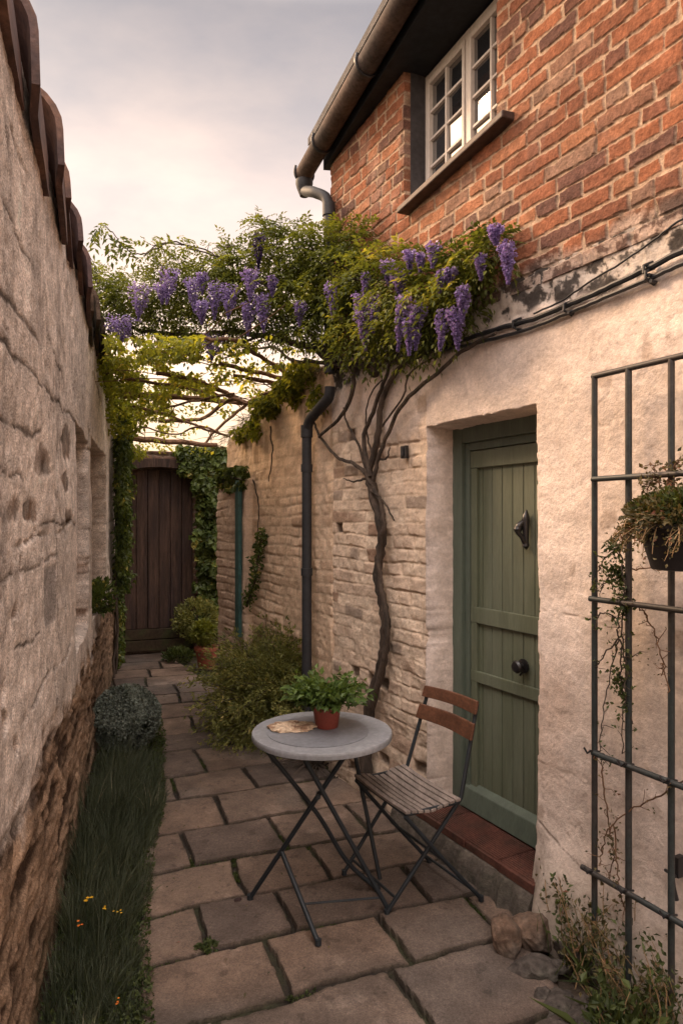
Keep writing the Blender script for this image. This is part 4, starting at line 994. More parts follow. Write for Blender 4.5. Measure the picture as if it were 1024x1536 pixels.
# grassy tuft crowning the garden wall
def wall_tuft():
    root = empty('wall_top_creeper', HP(2.9, -.1, 2.55), 'shaggy golden green creeper hanging over the top of the garden wall', 'creeper'); C = []
    for (px, py, n_, rx, rz, n) in [(440, 585, .02, .16, .13, 1300), (405, 610, .02, .17, .13, 1400), (385, 640, .02, .12, .10, 600), (460, 565, .02, .14, .12, 800), (365, 650, 0, .1, .07, 250), (480, 600, .02, .1, .12, 300)]:
        P, d = blob_pts(onh(px, py, n_), (rx, rx, rz), n, .3); P, _, _ = clumpy(P, d, .72, 7, 3); C.append(P)
    C = np.concatenate(C); n = len(C); D = rvec(n)*.6+V([0, 0, -.5]); sz = .03+.035*RNG.random(n)
    leafmesh('foliage', C, D, rvec(n)*.7+V([0, 0, .8]), sz, sz*.5, LM['gold'], root, RNG.random(n)*.8)
    n = 900; u = 1.9+2.1*RNG.random(n); z = np.interp(u, [1.8, 2.6, 3.0, 3.9, 4.1], [2.62, 2.6, 2.56, 2.36, 2.28])+.0*u
    P = V([HP(a, .035+.02*RNG.random()-.1*RNG.random(), b+.01) for a, b in zip(u, z)]); D = rvec(n)*.5+V([0, 0, -.5])+V([HN[0], HN[1], 0])*.6
    leafmesh('dry_grass', P, D, rvec(n), .05+.10*RNG.random(n), .004, LM['dry'], root, .5+.4*RNG.random(n))
wall_tuft()

# ================================================================== SHRUBS
def shrub(name, label, cat, c, rad, n, size, m, keep=.75, upd=.5, asp=.5, loc=None, stems=6, seed=0, shell=.35, group=None, rscale=1., flat=False):
    base = V([c[0], c[1], max(c[2]-rad[2], 0)]) if loc is None else V(loc)
    root = empty(name, base, label, cat, group)
    P, d = blob_pts(c, rad, n, shell); P, d, k = clumpy(P, d, keep, 8, seed); ok = P[:, 2] > base[2]+.01; P = P[ok]; d = d[ok]; k = k[ok]; q = len(P)
    D = (rvec(q)+d*.35) if flat else d*.8+rvec(q)*.5+V([0, 0, upd]); sz = size*(.6+.8*RNG.random(q))
    leafmesh('foliage', P, D, rvec(q)*.6+d, sz, sz*asp, m, root, np.clip(RNG.random(q)*.7*rscale+.15+k*.5, 0, 1))
    mb = MB()
    r = np.random.default_rng(seed)
    for i in range(stems):
        e = V(c)+r.normal(size=3)*V(rad)*.35; mb.tube(wiggle(smoothpts([base, (base+e)/2+r.normal(size=3)*.02, e], 4), .006, i), [.010, .003], 6)
    mb.build('stem', M['bark'], root, smooth=True); return root
c = ong(190, 1128); shrub('dome_shrub', 'low rounded grey green shrub against the foot of the left wall', 'shrub', (c[0]-.02, c[1]+.05, .22), (.235, .235, .225), 15000, .019, LM['grey'], .85, .3, .75, seed=4, shell=.75, flat=True)
# feathery arching bush
def arch_bush(label, c, R, n, seed, m, dens=24, rise=.45, zmin=.0):
    root = empty('feathery_bush', c, label, 'bush'); r = np.random.default_rng(seed); C, D, rr = [], [], []; mb = MB()
    for i in range(n):
        a = r.random()*2*math.pi; up = .25+r.random()*(1.2+rise*1.6); l = R*(.65+.5*r.random())*(1+rise*.25*min(up, 2)); p = V(c, float)+V([math.cos(a), math.sin(a), 0])*R*.18*r.random(); d = V([math.cos(a)*.8, math.sin(a)*.8, up]); d /= np.linalg.norm(d); pts = [p]; sh = r.random()
        for j in range(9):
            d = d+V([0, 0, -.17])+r.normal(size=3)*.06; d /= np.linalg.norm(d); p = p+d*l/8
            if p[2] < .03: p[2] = .03
            hd = (p[0]-H0[0])*HN[0]+(p[1]-H0[1])*HN[1]
            if hd < .03: p[0] += HN[0]*(.03-hd); p[1] += HN[1]*(.03-hd)
            pts.append(p.copy())
            if j > 0 and p[2] >= zmin:
                k = dens//8+2; C.append(p+r.normal(size=(k, 3))*.014); D.append(d+r.normal(size=(k, 3))*.55); rr.append(np.clip(sh*.6+.4*r.random(k)*(.5+j/9), 0, 1))
        if i % 3 == 0: mb.tube(pts, [.005, .0015], 4, cap=False)
    C = np.concatenate(C); D = np.concatenate(D); q = len(C); sz = .022+.022*r.random(q)
    leafmesh('foliage', C, D, r.normal(size=(q, 3)), sz, sz*.35, m, root, np.concatenate(rr)); mb.build('stem', M['bark'], root, smooth=True)
b1 = at(420, 1100, 5.2); b1[2] = 0
arch_bush('big olive green feathery bush spilling onto the path below the garden wall', (b1[0], b1[1], 0), .38, 1100, 3, LM['bush'], 40, 1.7)
b2 = onh(474, 1100, .10); b2[2] = 0
arch_bush('smaller wispy bush growing at the foot of the black downpipe', (b2[0], b2[1], 0), .22, 240, 6, LM['bush'], 26, 1.6, .26)
def pot(name, mt, c, r0, r1, h, parent, rim=.012):
    m = MB(); m.lathe(c, [(r0*.9, 0), (r0, .004), (r0+(r1-r0)*.78, h*.80), (r1-.002, h*.82), (r1+rim*.3, h*.84), (r1+rim*.4, h*.98), (r1, h), (r1-.010, h), (r1-.014, h*.88), (.001, h*.86)], 36)
    return m.build(name, mt, parent, smooth=True)
# pots near the gate
c = ong(310, 1003); root = empty('potted_shrub', c, 'terracotta pot with a small yellow green shrub standing by the gate', 'potted plant')
pot('pot', M['terra'], c, .085, .128, .24, root)
P, d = blob_pts(c+V([-.01, 0, .385]), (.14, .14, .13), 1300, .3); P, d, k = clumpy(P, d, .7, 9, 2); n = len(P); sz = .03+.03*RNG.random(n); leafmesh('foliage', P, d+rvec(n)*.6, rvec(n)+V([0, 0, 1]), sz, sz*.6, LM['lime'], root, np.clip(RNG.random(n)*.7+k*.4+.15, 0, 1))
m = MB()
for i in range(6): m.tube(spread(c+V([0, 0, .2]), (0, 0, 1.3), 1, .25, .01, i)[0], [.006, .002], 5)
m.build('stem', M['bark'], root, smooth=True)
c = ong(293, 985); shrub('leafy_shrub', 'olive green shrub growing beside the gate behind the terracotta pot', 'shrub', (c[0], c[1]+.05, .42), (.27, .22, .26), 3400, .042, LM['bush'], .7, .3, .55, seed=12, shell=.25)
c = ong(268, 992); shrub('low_weed', 'low dark weed clump at the foot of the wooden gate', 'weed', (c[0], c[1], .06), (.16, .13, .08), 700, .05, LM['weed'], .8, .5, .4, seed=13, stems=3)
c = ong(330, 1000); shrub('ground_shrub', 'low green plant tucked between the terracotta pot and the ivy', 'plant', (c[0]+.25, c[1]+.25, .25), (.24, .2, .24), 1500, .045, LM['ivy'], .75, .3, .55, seed=14, shell=.2)
# plant in the wall recess
c = onl(150, 900, .02); shrub('recess_plant', 'small green plant growing on the ledge of the left wall recess', 'plant', (c[0], c[1], 1.04), (.10, .20, .13), 1100, .035, LM['ivy'], .85, .4, .6, loc=(c[0], c[1], .93), seed=15, stems=3)
# thin creeper on the garden wall by the post
pts = smoothpts([onh(372, 905, .07), onh(382, 870, .07), onh(388, 830, .06), onh(393, 800, .05)], 6); root = empty('thin_creeper', onh(372, 905, .07), 'thin upright creeper stem on the garden wall right of the teal post', 'creeper')
m = MB(); m.tube(wiggle(pts, .008, 3), [.012, .005], 6); m.build('stem', M['bark'], root, smooth=True)
P = np.repeat(V(pts), 22, axis=0); P = P+RNG.normal(size=P.shape)*.022; n = len(P); leafmesh('foliage', P, rvec(n), rvec(n), .04, .025, LM['ivy'], root)
for (a, b, lab) in (((405, 640), (402, 722), 'short bare dead stem on the garden wall left of the downpipe'), ((380, 720), (386, 800), 'thin bare stem hanging above the thin upright creeper')):
    m = MB(); m.tube(wiggle(smoothpts([onh(*a, .03), onh((a[0]+b[0])/2+5, (a[1]+b[1])/2, .035), onh(*b, .03)], 6), .006, a[0]), [.007, .004], 5); q = onh(*b, .03)
    tag(m.build('dead_stem', M['bark'], smooth=True, loc=q), lab, 'stem')

# ================================================================== TABLE
def build_table():
    T = V([-.082, 2.89, 0]); root = empty('bistro_table', T, 'round grey metal folding bistro table with dark crossed legs', 'table')
    z = .71
    m = MB(); m.lathe(T, [(.255, z-.028), (.290, z-.028), (.2945, z-.025), (.2955, z-.014), (.2950, z-.004), (.2925, z-.0005), (.262, z+.001), (.236, z-.0015), (.001, z-.002)], 96); m.build('tabletop', M['metal'], root, smooth=True)
    m = MB(); m.lathe(T+V([-.018, -.005, 0]), [(.214, z-.003), (.2145, z+.0012), (.212, z+.0018), (.001, z+.002)], 72); m.build('inner_disc', M['metal2'], root, smooth=True)
    r = .0098; G = lambda px, py: ong(px, py, .008); U = lambda px, py: ong(px, py, z-.03)
    CT, CB = U(518, 1132), G(375, 1347); BT, BB = U(453, 1132), G(582, 1364); AT, AB = U(395, 1119), G(566, 1334)
    def leg(pts, rr=r):
        m = MB(); m.tube(pts, rr, 10); e = pts[-1]; m.tube([e+V([0, 0, .014]), e+V([0, 0, -.007])], [.0125, .0135], 10); m.build('leg', M['legs'], root, smooth=True)
    leg([CT, CB]); leg([BT, BB])
    mid = (AT+AB)/2+V([-.025, 0, -.05]); leg(smoothpts([AT, AT+(AB-AT)*.45, AT+(AB-AT)*.75+V([-.015, 0, -.025]), AB], 6))
    J = CT+(CB-CT)*.655; leg([J, G(477, 1414)])
    m = MB(); D1 = J+(G(477, 1414)-J)*.60; m.tube([D1, BT+(BB-BT)*.92], .0045, 8); m.build('crossbar', M['legs'], root, smooth=True)
    m = MB(); X = (CT+(CB-CT)*.27); m.tube([X+V([0, -.018, 0]), X+V([0, .02, 0])], .010, 10)
    for a, b in ((AT, CT), (BT, CT)): m.tube([a+V([0, 0, -.004]), b+V([0, 0, -.004])], .008, 8)
    far = V([T[0]+.12, T[1]+.16, z-.034]); m.tube([AT+V([0, 0, -.004]), far], .008, 8); m.tube([CT+V([0, 0, -.004]), far], .008, 8); m.build('under_frame', M['legs'], root, smooth=True)
    m = MB(); m.tube([far, V([far[0]+.055, far[1]+.05, .37])], r, 10); m.tube([V([far[0]+.055, far[1]+.05, .37]), V([.17, 3.02, .012])], r, 10); m.build('leg', M['legs'], root, smooth=True)
    # pot
    p = ong(490, 1090, z+.002); pr = empty('table_plant', p, 'leafy green herb in a small red brown pot on the table', 'potted plant')
    m = MB(); m.lathe(p, [(.045, .0), (.048, .003), (.060, .080), (.0645, .082), (.0655, .098), (.062, .099), (.056, .088), (.001, .086)], 40); m.build('pot', mat('red_brown_plastic', (.19, .045, .032), rough=.5, var=.12, bump=.1), pr, smooth=True)
    C, D = [], []; r = np.random.default_rng(5); mb = MB()
    for i in range(105):
        a = r.random()*2*math.pi; l = .06+.095*r.random(); d = V([math.cos(a)*(.3+.9*r.random()), math.sin(a)*(.3+.9*r.random()), .5+.8*r.random()]); d /= np.linalg.norm(d); q = p+V([math.cos(a)*.03, math.sin(a)*.03, .10]); pts = [q]
        for j in range(6): d = d+V([0, 0, -.10]); d /= np.linalg.norm(d); q = q+d*l/6; pts.append(q); C.append(q+r.normal(size=(3, 3))*.010); D.append(d+r.normal(size=(3, 3))*.7)
        mb.tube(pts, [.0016, .0008], 4, cap=False)
    for sx, sy, sz_ in ((.10, .0, .11), (.12, .02, .10), (-.04, .03, .17)): C.append(p+V([sx, sy, sz_])+r.normal(size=(5, 3))*.008); D.append(r.normal(size=(5, 3)))
    C = np.concatenate(C); D = np.concatenate(D); q = len(C); sz = .022+.022*r.random(q)
    leafmesh('foliage', C, D, r.normal(size=(q, 3))*.6+V([0, 0, 1]), sz, sz*.6, LM['herb'], pr, np.clip((C[:, 2]-p[2]-.08)*3.5+.5*r.random(q), 0, 1)); mb.build('stem', LM['herb'], pr, smooth=True)
    # flat crusty piece beside the pot
    c = ong(438, 1092, z+.004); m = MB(); vs = []; K = 40; r = np.random.default_rng(8); rings = [(1, 0), (1.02, .004), (.97, .009), (.75, .014), (.45, .013), (.2, .016)]
    for s_, h in rings:
        for k in range(K):
            a = 2*math.pi*k/K; rr = s_*(1+.10*math.sin(2*a+1)+.07*math.sin(5*a)+.05*r.normal()*(s_ > .9)); vs.append((c[0]+.092*rr*math.cos(a), c[1]+.085*rr*math.sin(a)*(1 if math.sin(a) > 0 else .8), c[2]+h+.0015*r.normal()*(h > 0)))
    vs.append((c[0], c[1], c[2]+.013)); fs = [(i*K+k, i*K+(k+1) % K, (i+1)*K+(k+1) % K, (i+1)*K+k) for i in range(len(rings)-1) for k in range(K)]+[((len(rings)-1)*K+k, (len(rings)-1)*K+(k+1) % K, len(rings)*K) for k in range(K)]
    m.add(vs, fs); tag(m.build('bread', M['bread'], smooth=True, loc=c), 'flat rough piece of pale crusty bread lying on the table', 'bread')
build_table()
# ================================================================== CHAIR
def build_chair():
    zs = .45; A = V([.069, 3.075, zs]); B = V([.300, 3.20, zs]); Cc = V([.485, 2.824, zs]); D = V([.195, 2.771, zs])
    D = A+(Cc-B); ax = (B-A)          # front->back
    root = empty('folding_chair', (A+Cc)/2*V([1, 1, 0]), 'folding slatted chair with dark metal frame and orange brown back slats', 'chair')
    FF, FN = V([.012, 3.08, .01]), V([.184, 2.767, .01]); BF, BN = V([.409, 3.187, .01]), V([.585, 2.868, .01])
    back = V([.095, .02, 0])
    TB = at(643, 1033, 3.21); TC = at(715, 1056, 2.86)
    r = .0088
    def t(name, pts, rr=r): m = MB(); m.tube(pts, rr, 10); return m.build(name, M['legs'], root, smooth=True)
    B2 = B+(B-A)*.04; C2 = Cc+(B-A)*.04
    t('leg', [TC, C2+V([0, 0, .0]), FN]); t('leg', [TB, B2, FF]); A1 = A-(B-A)*.02+V([0, 0, -.02]); D1 = D-(B-A)*.02+V([0, 0, -.02])
    t('leg', [D1, D1+(BN-D1)*.5+V([0, 0, -.006]), BN]); t('leg', [A1, A1+(BF-A1)*.5+V([0, 0, -.006]), BF])
    m = MB(); dz = V([0, 0, -.016])
    for a, b in ((A, B), (D, Cc), (A, D), (B, Cc)): m.tube([a+dz, b+dz], .008, 8)
    m.build('seat_frame', M['legs'], root, smooth=True)
    m = MB()
    for a, b in ((FN+(C2-FN)*.12, FF+(B2-FF)*.12), (BN+(D1-BN)*.10, BF+(A1-BF)*.10), (BN+(D1-BN)*.42, BF+(A1-BF)*.42)): m.tube([a, b], .006, 8)
    m.build('crossbar', M['legs'], root, smooth=True)
    for e in (FF, FN, BF, BN): mm = MB(); mm.tube([e+V([0, 0, .012]), e+V([0, 0, -.009])], [.0115, .0125], 10); mm.build('foot_cap', M['legs'], root, smooth=True)
    n = 9; 
    for i in range(n):
        t0 = -.03+i*1.06/n; t1 = t0+.80/n; m = MB(); up = lambda t: V([0, 0, .004-.018*math.exp(-((t-.45)/.28)**2)])
        ends = []
        e0, e1 = -.03, 1.03; vs = []
        K = 8
        for k in range(K+1):
            s = e0+(e1-e0)*k/K; sag = V([0, 0, -.006*math.sin(math.pi*min(max(s, 0), 1))])
            for tt, h in ((t0, -.012), (t1, -.012), (t1, 0), (t0, 0)):
                a = A+ax*tt; b = D+ax*tt; vs.append(a+(b-a)*s+up(tt)+V([0, 0, h])+sag)
        m.add(vs, [(k*4+j, k*4+(j+1) % 4, (k+1)*4+(j+1) % 4, (k+1)*4+j) for k in range(K) for j in range(4)]+[(3, 2, 1, 0), tuple(K*4+j for j in range(4))])
        m.build('seat_slat', M['slat'], root, bevel=.002, smooth=False)
    def bs(z0, z1, o):   # curved back slats
        m = MB(); vs = []; K = 10
        for k in range(K+1):
            s = -.05+1.10*k/K; bow = .02*math.sin(math.pi*s)
            def pp(zf, dd):
                a = B2+(TB-B2)*zf; b = C2+(TC-C2)*zf; q = a+(b-a)*s; dn = V([ax[0], ax[1], 0])/np.linalg.norm(ax[:2]); return q+dn*(bow+dd-.010)
            vs += [pp(z0, -.007), pp(z1, -.007), pp(z1, .007), pp(z0, .007)]
        m.add(vs, [(k*4+j, k*4+(j+1) % 4, (k+1)*4+(j+1) % 4, (k+1)*4+j) for k in range(K) for j in range(4)]+[(3, 2, 1, 0), tuple(K*4+j for j in range(4))])
        m.build('back_slat', M['redwood'], root, bevel=.003)
    bs(.90, 1.04, 0); bs(.62, .80, 0)
build_chair()

# ================================================================== CABLES, TRELLIS, WALL BITS
def build_cables():
    specs = [('thick black cable clipped along the top of the whitewash', [(1100, 345), (1024, 376), (960, 408), (900, 436), (850, 458), (800, 478), (750, 492), (700, 508), (670, 515)], .011, .035),
             ('thinner black cable just below the thick one on the whitewash', [(1100, 372), (1024, 396), (970, 420), (905, 447), (850, 470), (790, 494), (740, 508), (690, 520), (650, 525)], .008, .034),
             ('fine wire sagging above the thick black cable', [(1100, 300), (1024, 328), (980, 360), (930, 395), (880, 425), (840, 452), (800, 470)], .004, .04)]
    for i, (lab, pp, r, n) in enumerate(specs):
        P = smoothpts([onh(x, y, n) for x, y in pp], 6); root = empty('cable', P[len(P)//2], lab, 'cable', 'cables along the cottage wall')
        m = MB(); m.tube(wiggle(P, .0015, i), r, 8); m.build('sheath', M['cable'], root, smooth=True)
        for (x, y) in ([(972, 405), (775, 487)], [(975, 414), (852, 462)], [])[i]:
            c = onh(x, y, n); m = MB(); u = float((c[:2]-H0) @ HU); z = c[2]
            m.tube([HP(u, .015, z+.03), HP(u+.004, .055, z+.012), HP(u+.004, .056, z-.010), HP(u, .015, z-.026)], .0055, 8); m.tube([HP(u-.01, .02, z-.022), HP(u-.012, .05, z-.022)], .006, 8); m.build('clip', M['cable'], root, smooth=True)
build_cables()
def build_trellis():
    n = .11; root = empty('trellis', onh(940, 1500, n)*V([1, 1, 0]), 'grey green metal rod trellis standing against the whitewashed wall', 'trellis')
    zt = onh(897, 563, n)[2]; us = [hu(x, n) for x in (891, 942, 1006)]; us.append(us[-1]-.22); r = .0105
    tops = [zt, zt, zt, zt]
    for u in us: m = MB(); m.tube([HP(u, n, zt), HP(u, n, -.04)], r if u != us[1] else r*1.05, 10); m.build('upright_rod', M['trellis'], root, smooth=True)
    m = MB(); m.tube([HP(us[0]+.008, n, zt), HP(us[-1]-.008, n, zt)], r, 10); m.build('top_rod', M['trellis'], root, smooth=True)
    for (x, y) in ((888, 719), (884, 898), (888, 1129), (872, 1300)):
        c = onh(x, y, n+.02); u = float((c[:2]-H0) @ HU); m = MB(); m.tube([HP(u, n+.02, c[2]), HP(us[-1]-.03, n+.02, c[2]-(0 if y < 1000 else .0))], r*.95, 10); m.build('cross_rod', M['trellis'], root, smooth=True)
    for u in us[:3]:
        for (x, y) in ((888, 1129), (872, 1300)):
            c = onh(x, y, n+.02); m = MB(); m.tube([HP(u+.016, n+.034, c[2]+.012), HP(u, n+.036, c[2]-.002), HP(u-.014, n+.034, c[2]+.01)], .004, 6); m.tube([HP(u-.012, n-.01, c[2]), HP(u-.012, n+.036, c[2]+.01)], .004, 6); m.build('wire_tie', M['iron'], root, smooth=True)
    # hook bracket
    m = MB(); m.tube([HP(us[0]-.12, n-.09, onh(935, 780, n)[2]), onh(938, 780, n+.02), onh(955, 786, n+.06)], [.012, .009, .006], 8); m.build('hook', M['whitewood'], root, smooth=True)
    # stay rods to the wall so that it is really fixed
    for z in (.7, zt-.1): m = MB(); m.tube([HP(us[3], n, z), HP(us[3], .0, z)], .006, 6); m.build('wall_stay', M['trellis'], root, smooth=True)
    return n
build_trellis()
def sprig(name, label, cat, paths, leafn, size, m, seed, stem=.003, spreadr=.02, base=None, clump=None, n=.12, group=None):
    """wiry climbing stems (pixel polylines on the trellis plane) with small leaves"""
    r = np.random.default_rng(seed); P0 = onh(*paths[0][0], n) if base is None else base; root = empty(name, P0, label, cat, group); C = []; mb = MB()
    for pp in paths:
        s = smoothpts([onh(x, y, n+r.uniform(-.02, .02)) for x, y in pp], 6); s = wiggle(s, .005, int(r.integers(999))); mb.tube(s, [stem, stem*.6], 5)
        for q in s:
            if r.random() < .75:
                k = int(r.integers(1, 4)); dd = r.normal(size=3)*V([1, 1, .8]); dd /= np.linalg.norm(dd); l = r.uniform(.01, .05); tip = q+dd*l; mb.tube([q, (q+tip)/2+r.normal(size=3)*.004, tip], [stem*.5, stem*.3], 4, cap=False)
                C.append(tip+r.normal(size=(k*leafn, 3))*.008)
    if clump:
        for (x, y, rx, rz, nn) in clump: c = onh(x, y, n); q, d = blob_pts(c, (rx, rx*.6, rz), nn, .1); q, d, _ = clumpy(q, d, .6, 22, seed); C.append(q)
    C = np.concatenate(C); q = len(C); hd = (C[:, 0]-H0[0])*HN[0]+(C[:, 1]-H0[1])*HN[1]; C = C[hd > .03]; q = len(C); sz = size*(.6+.8*r.random(q))
    leafmesh('leaves', C, r.normal(size=(q, 3)), r.normal(size=(q, 3)), sz, sz*.6, m, root, r.random(q)); mb.build('stem', M['barkw'] if m is LM['dry'] else M['bark'], root, smooth=True); return root
sprig('trellis_creeper', 'leafy creeper tangled on the left bay of the trellis', 'creeper',
      [[(937, 790), (930, 830), (935, 880), (928, 920), (925, 960), (915, 1010), (905, 1060), (900, 1110), (903, 1150)], [(930, 820), (905, 840), (895, 860), (885, 885)], [(935, 900), (932, 960), (938, 1010), (935, 1060), (932, 1130)],
       [(928, 930), (900, 920), (893, 945)], [(925, 960), (900, 990), (890, 1005)], [(930, 960), (930, 1000), (934, 1040), (948, 1085)], [(932, 985), (955, 984)], [(935, 850), (910, 870), (900, 885)]],
      1, .016, LM['weed'], 3, clump=[(925, 850, .05, .11, 520), (935, 905, .035, .09, 300), (932, 1015, .035, .06, 200), (938, 1050, .02, .05, 90), (918, 820, .04, .04, 130)])
sprig('bare_vine', 'bare wiry stem curving across the lower trellis', 'vine', [[(903, 1150), (907, 1200), (915, 1250), (920, 1280), (912, 1320)], [(1024, 1172), (985, 1195), (945, 1215), (915, 1240), (902, 1275), (900, 1300)], [(920, 1240), (925, 1290), (928, 1330), (935, 1370)]], 1, .012, LM['dry'], 5, clump=[(918, 1270, .02, .06, 60)])
sprig('bare_vine', 'long bare tendril arching beside the second trellis upright', 'vine', [[(950, 905), (965, 920), (985, 960), (995, 1000), (1002, 1040)], [(948, 855), (984, 852)], [(997, 995), (990, 1012)]], 1, .008, LM['dry'], 6)
sprig('bare_vine', 'sparse sprig rising above the hanging planter', 'vine', [[(1000, 760), (992, 735), (985, 715), (978, 700)], [(992, 735), (1005, 715), (1012, 695)], [(985, 715), (975, 725), (970, 735)], [(1000, 740), (1015, 700), (1020, 690)]], 2, .016, LM['dry'], 7)
def planter():
    n = .24; c = onh(1024, 855, n); root = empty('hanging_planter', c, 'black bowl planter of trailing plants hung on the trellis at the right edge', 'planter')
    m = MB(); m.lathe(c, [(.075, .0), (.085, .003), (.118, .115), (.124, .118), (.124, .13), (.115, .131), (.108, .115), (.001, .112)], 36); m.build('bowl', M['basket'], root, smooth=True)
    P, d = blob_pts(c+V([0, 0, .15]), (.165, .15, .075), 3600, .3); P, d, k = clumpy(P, d, .72, 16, 2); q = len(P); sz = .014+.012*RNG.random(q); leafmesh('foliage', P, d+rvec(q)*.7, rvec(q), sz, sz*.6, LM['dry'], root, np.clip(RNG.random(q)*.7+.15+k*.4, 0, 1))
    P, d = blob_pts(c+V([0, 0, .17]), (.14, .13, .06), 1800, .3); q = len(P); sz = .014+.012*RNG.random(q); leafmesh('foliage', P, d+rvec(q)*.7, rvec(q), sz, sz*.6, LM['weed'], root)
    mb = MB(); C = []; r = np.random.default_rng(4)
    for i in range(46):
        a = r.uniform(2.2, 5.6); p = c+V([math.cos(a)*.11, math.sin(a)*.11, .13]); pts = [p]; d = V([math.cos(a)*.6, math.sin(a)*.6, .2])
        for j in range(6): d = d+V([0, 0, -.3])+r.normal(size=3)*.2; d /= np.linalg.norm(d); p = p+d*r.uniform(.012, .022); pts.append(p); C.append(p+r.normal(size=(2, 3))*.006)
        mb.tube(pts, [.0018, .001], 4, cap=False)
    C = np.concatenate(C); q = len(C); leafmesh('trailing_leaves', C, rvec(q), rvec(q), .013, .008, LM['dry'], root); mb.build('trailing_stems', M['straw'], root, smooth=True)
    m = MB(); m.tube([c+V([0, 0, .12])+V([HN[0], HN[1], 0])*-.12, HP(float((c[:2]-H0) @ HU), .13, c[2]+.13)], .005, 6); m.build('hanger', M['iron'], root, smooth=True)
planter()
# plants at the trellis foot
def foot_plants():
    specs = [((890, 1440), 'straggly green plant at the foot of the left trellis upright', 16, .32, 3), ((950, 1500), 'tangled weeds at the foot of the middle trellis upright', 20, .36, 4), ((1005, 1540), 'dark grassy weeds at the bottom right corner by the wall', 14, .30, 5), ((925, 1420), 'wiry seedy weed leaning on the wall behind the trellis', 20, .34, 6), ((930, 1560), 'broad leaved plant in front of the trellis foot', 16, .22, 7)]
    for (px, lab, k, hgt, sd) in specs:
        b = ong(px[0], px[1]+20); hd = (b[0]-H0[0])*HN[0]+(b[1]-H0[1])*HN[1]
        if hd < .09: b = b+V([HN[0], HN[1], 0])*(.09-hd)
        b[2] = -.02; r = np.random.default_rng(sd); root = empty('weed_plant', b, lab, 'weed', 'weeds along the trellis foot'); C, D = [], []; mb = MB()
        for i in range(k):
            p = b+r.normal(size=3)*V([.05, .05, 0]); d = V([r.normal()*.35, r.normal()*.35, 1.]); pts = [p]; l = hgt*r.uniform(.5, 1.1)
            for j in range(7):
                d = d+r.normal(size=3)*.12; d /= np.linalg.norm(d); p = p+d*l/7
                h2 = (p[0]-H0[0])*HN[0]+(p[1]-H0[1])*HN[1]
                if h2 < .05: p = p+V([HN[0], HN[1], 0])*(.05-h2)
                pts.append(p); q = 4; C.append(p+r.normal(size=(q, 3))*.014); D.append(d*.4+r.normal(size=(q, 3))*.7)
            mb.tube(pts, [.0028, .001], 4, cap=False)
        C = np.concatenate(C); D = np.concatenate(D); q = len(C); sz = (.014+.014*r.random(q))*(1.5 if sd == 7 else 1); leafmesh('leaves', C, D, r.normal(size=(q, 3)), sz, sz*.55, LM['weed'] if sd % 2 else LM['dry'], root, r.random(q)); mb.build('stem', M['straw'], root, smooth=True)
        C = b+r.normal(size=(26, 3))*V([.06, .06, 0]); leafmesh('long_leaves', C, r.normal(size=(26, 3))*.5+V([0, 0, 1]), r.normal(size=(26, 3)), .12+.10*r.random(26), .012 if sd != 7 else .03, LM['weed'], root)
foot_plants()
# little black box on the wall, bolt at right edge
c = onh(606, 678, .02); u = float((c[:2]-H0) @ HU); m = MB(); m.box(HP, u-.022, u+.024, .005, .03, c[2]-.034, c[2]+.034); root = m.build('bell_box', M['iron'], loc=HP(u, .0, c[2]), bevel=.004)
tag(root, 'small black electrical box on the painted brick left of the door', 'box')
m = MB(); m.box(HP, u-.010, u+.010, .031, .036, c[2]-.020, c[2]+.022); m.build('cover', M['pipe'], root, bevel=.002)
c = onh(1016, 1312, .03); u = float((c[:2]-H0) @ HU); m = MB(); m.box(HP, u-.012, u+.010, .0, .045, c[2]-.005, c[2]+.06); m.tube([HP(u+.008, .05, c[2]+.01), HP(u-.004, .06, c[2]-.03), HP(u-.012, .055, c[2]-.07)], .009, 8); m.tube([HP(u+.04, .04, c[2]), HP(u-.01, .055, c[2]+.004)], .006, 6)
tag(m.build('wall_bolt', M['iron'], loc=HP(u, .02, c[2]), bevel=.002), 'small black iron bolt fixed low on the wall at the right edge', 'bolt')

# ================================================================== ROCKS, PEBBLE
def rock(lab, px, py, s, seed, mt, z=0, sc=(1, .8, .7), rot=0, name='rock'):
    import bmesh
    bm = bmesh.new(); bmesh.ops.create_icosphere(bm, subdivisions=5, radius=1); r = np.random.default_rng(seed); pl = rvec(11, r)
    c = ong(px, py, 0); 
    co = V([v.co for v in bm.verts])
    for q in pl: # chop with planes for facets
        dd = co @ q; lim = .68+.16*r.random(); co = co-np.maximum(dd-lim, 0)[:, None]*q*.92
    k = fbm(co[:, 0]*1.8+seed, co[:, 1]*1.8+co[:, 2]*1.5, 2, seed); k2 = fbm(co[:, 0]*6+co[:, 2]*3, co[:, 1]*6-co[:, 2]*4, 4, seed+3); co = co*(1+.16*k[:, None]+.07*k2[:, None])
    co = co*V(sc)*s; ca, sa = math.cos(rot), math.sin(rot); co = np.stack([co[:, 0]*ca-co[:, 1]*sa, co[:, 0]*sa+co[:, 1]*ca, co[:, 2]], 1)
    co = co+V([c[0], c[1], z+s*sc[2]*.45])
    for v, q in zip(bm.verts, co): v.co = q
    me = bpy.data.meshes.new(name); bm.to_mesh(me); bm.free(); me.polygons.foreach_set('use_smooth', [True]*len(me.polygons))
    tag(link(name, me, mt, loc=(c[0], c[1], z)), lab, 'rock', 'rocks beside the doorstep' if name == 'rock' else None)
rock('large orange brown rock next to the right end of the doorstep', 797, 1412, .092, 3, M['rock'], sc=(1, .85, .8), rot=.3)
rock('upright brown rock at the paving edge, nearest the chair', 757, 1425, .088, 5, M['rock'], sc=(.72, .7, .95), rot=-.2)
rock('flat dark rock in front of the large orange brown rock', 800, 1455, .085, 8, M['rock2'], sc=(1.1, .8, .5), rot=.2, z=-.02)
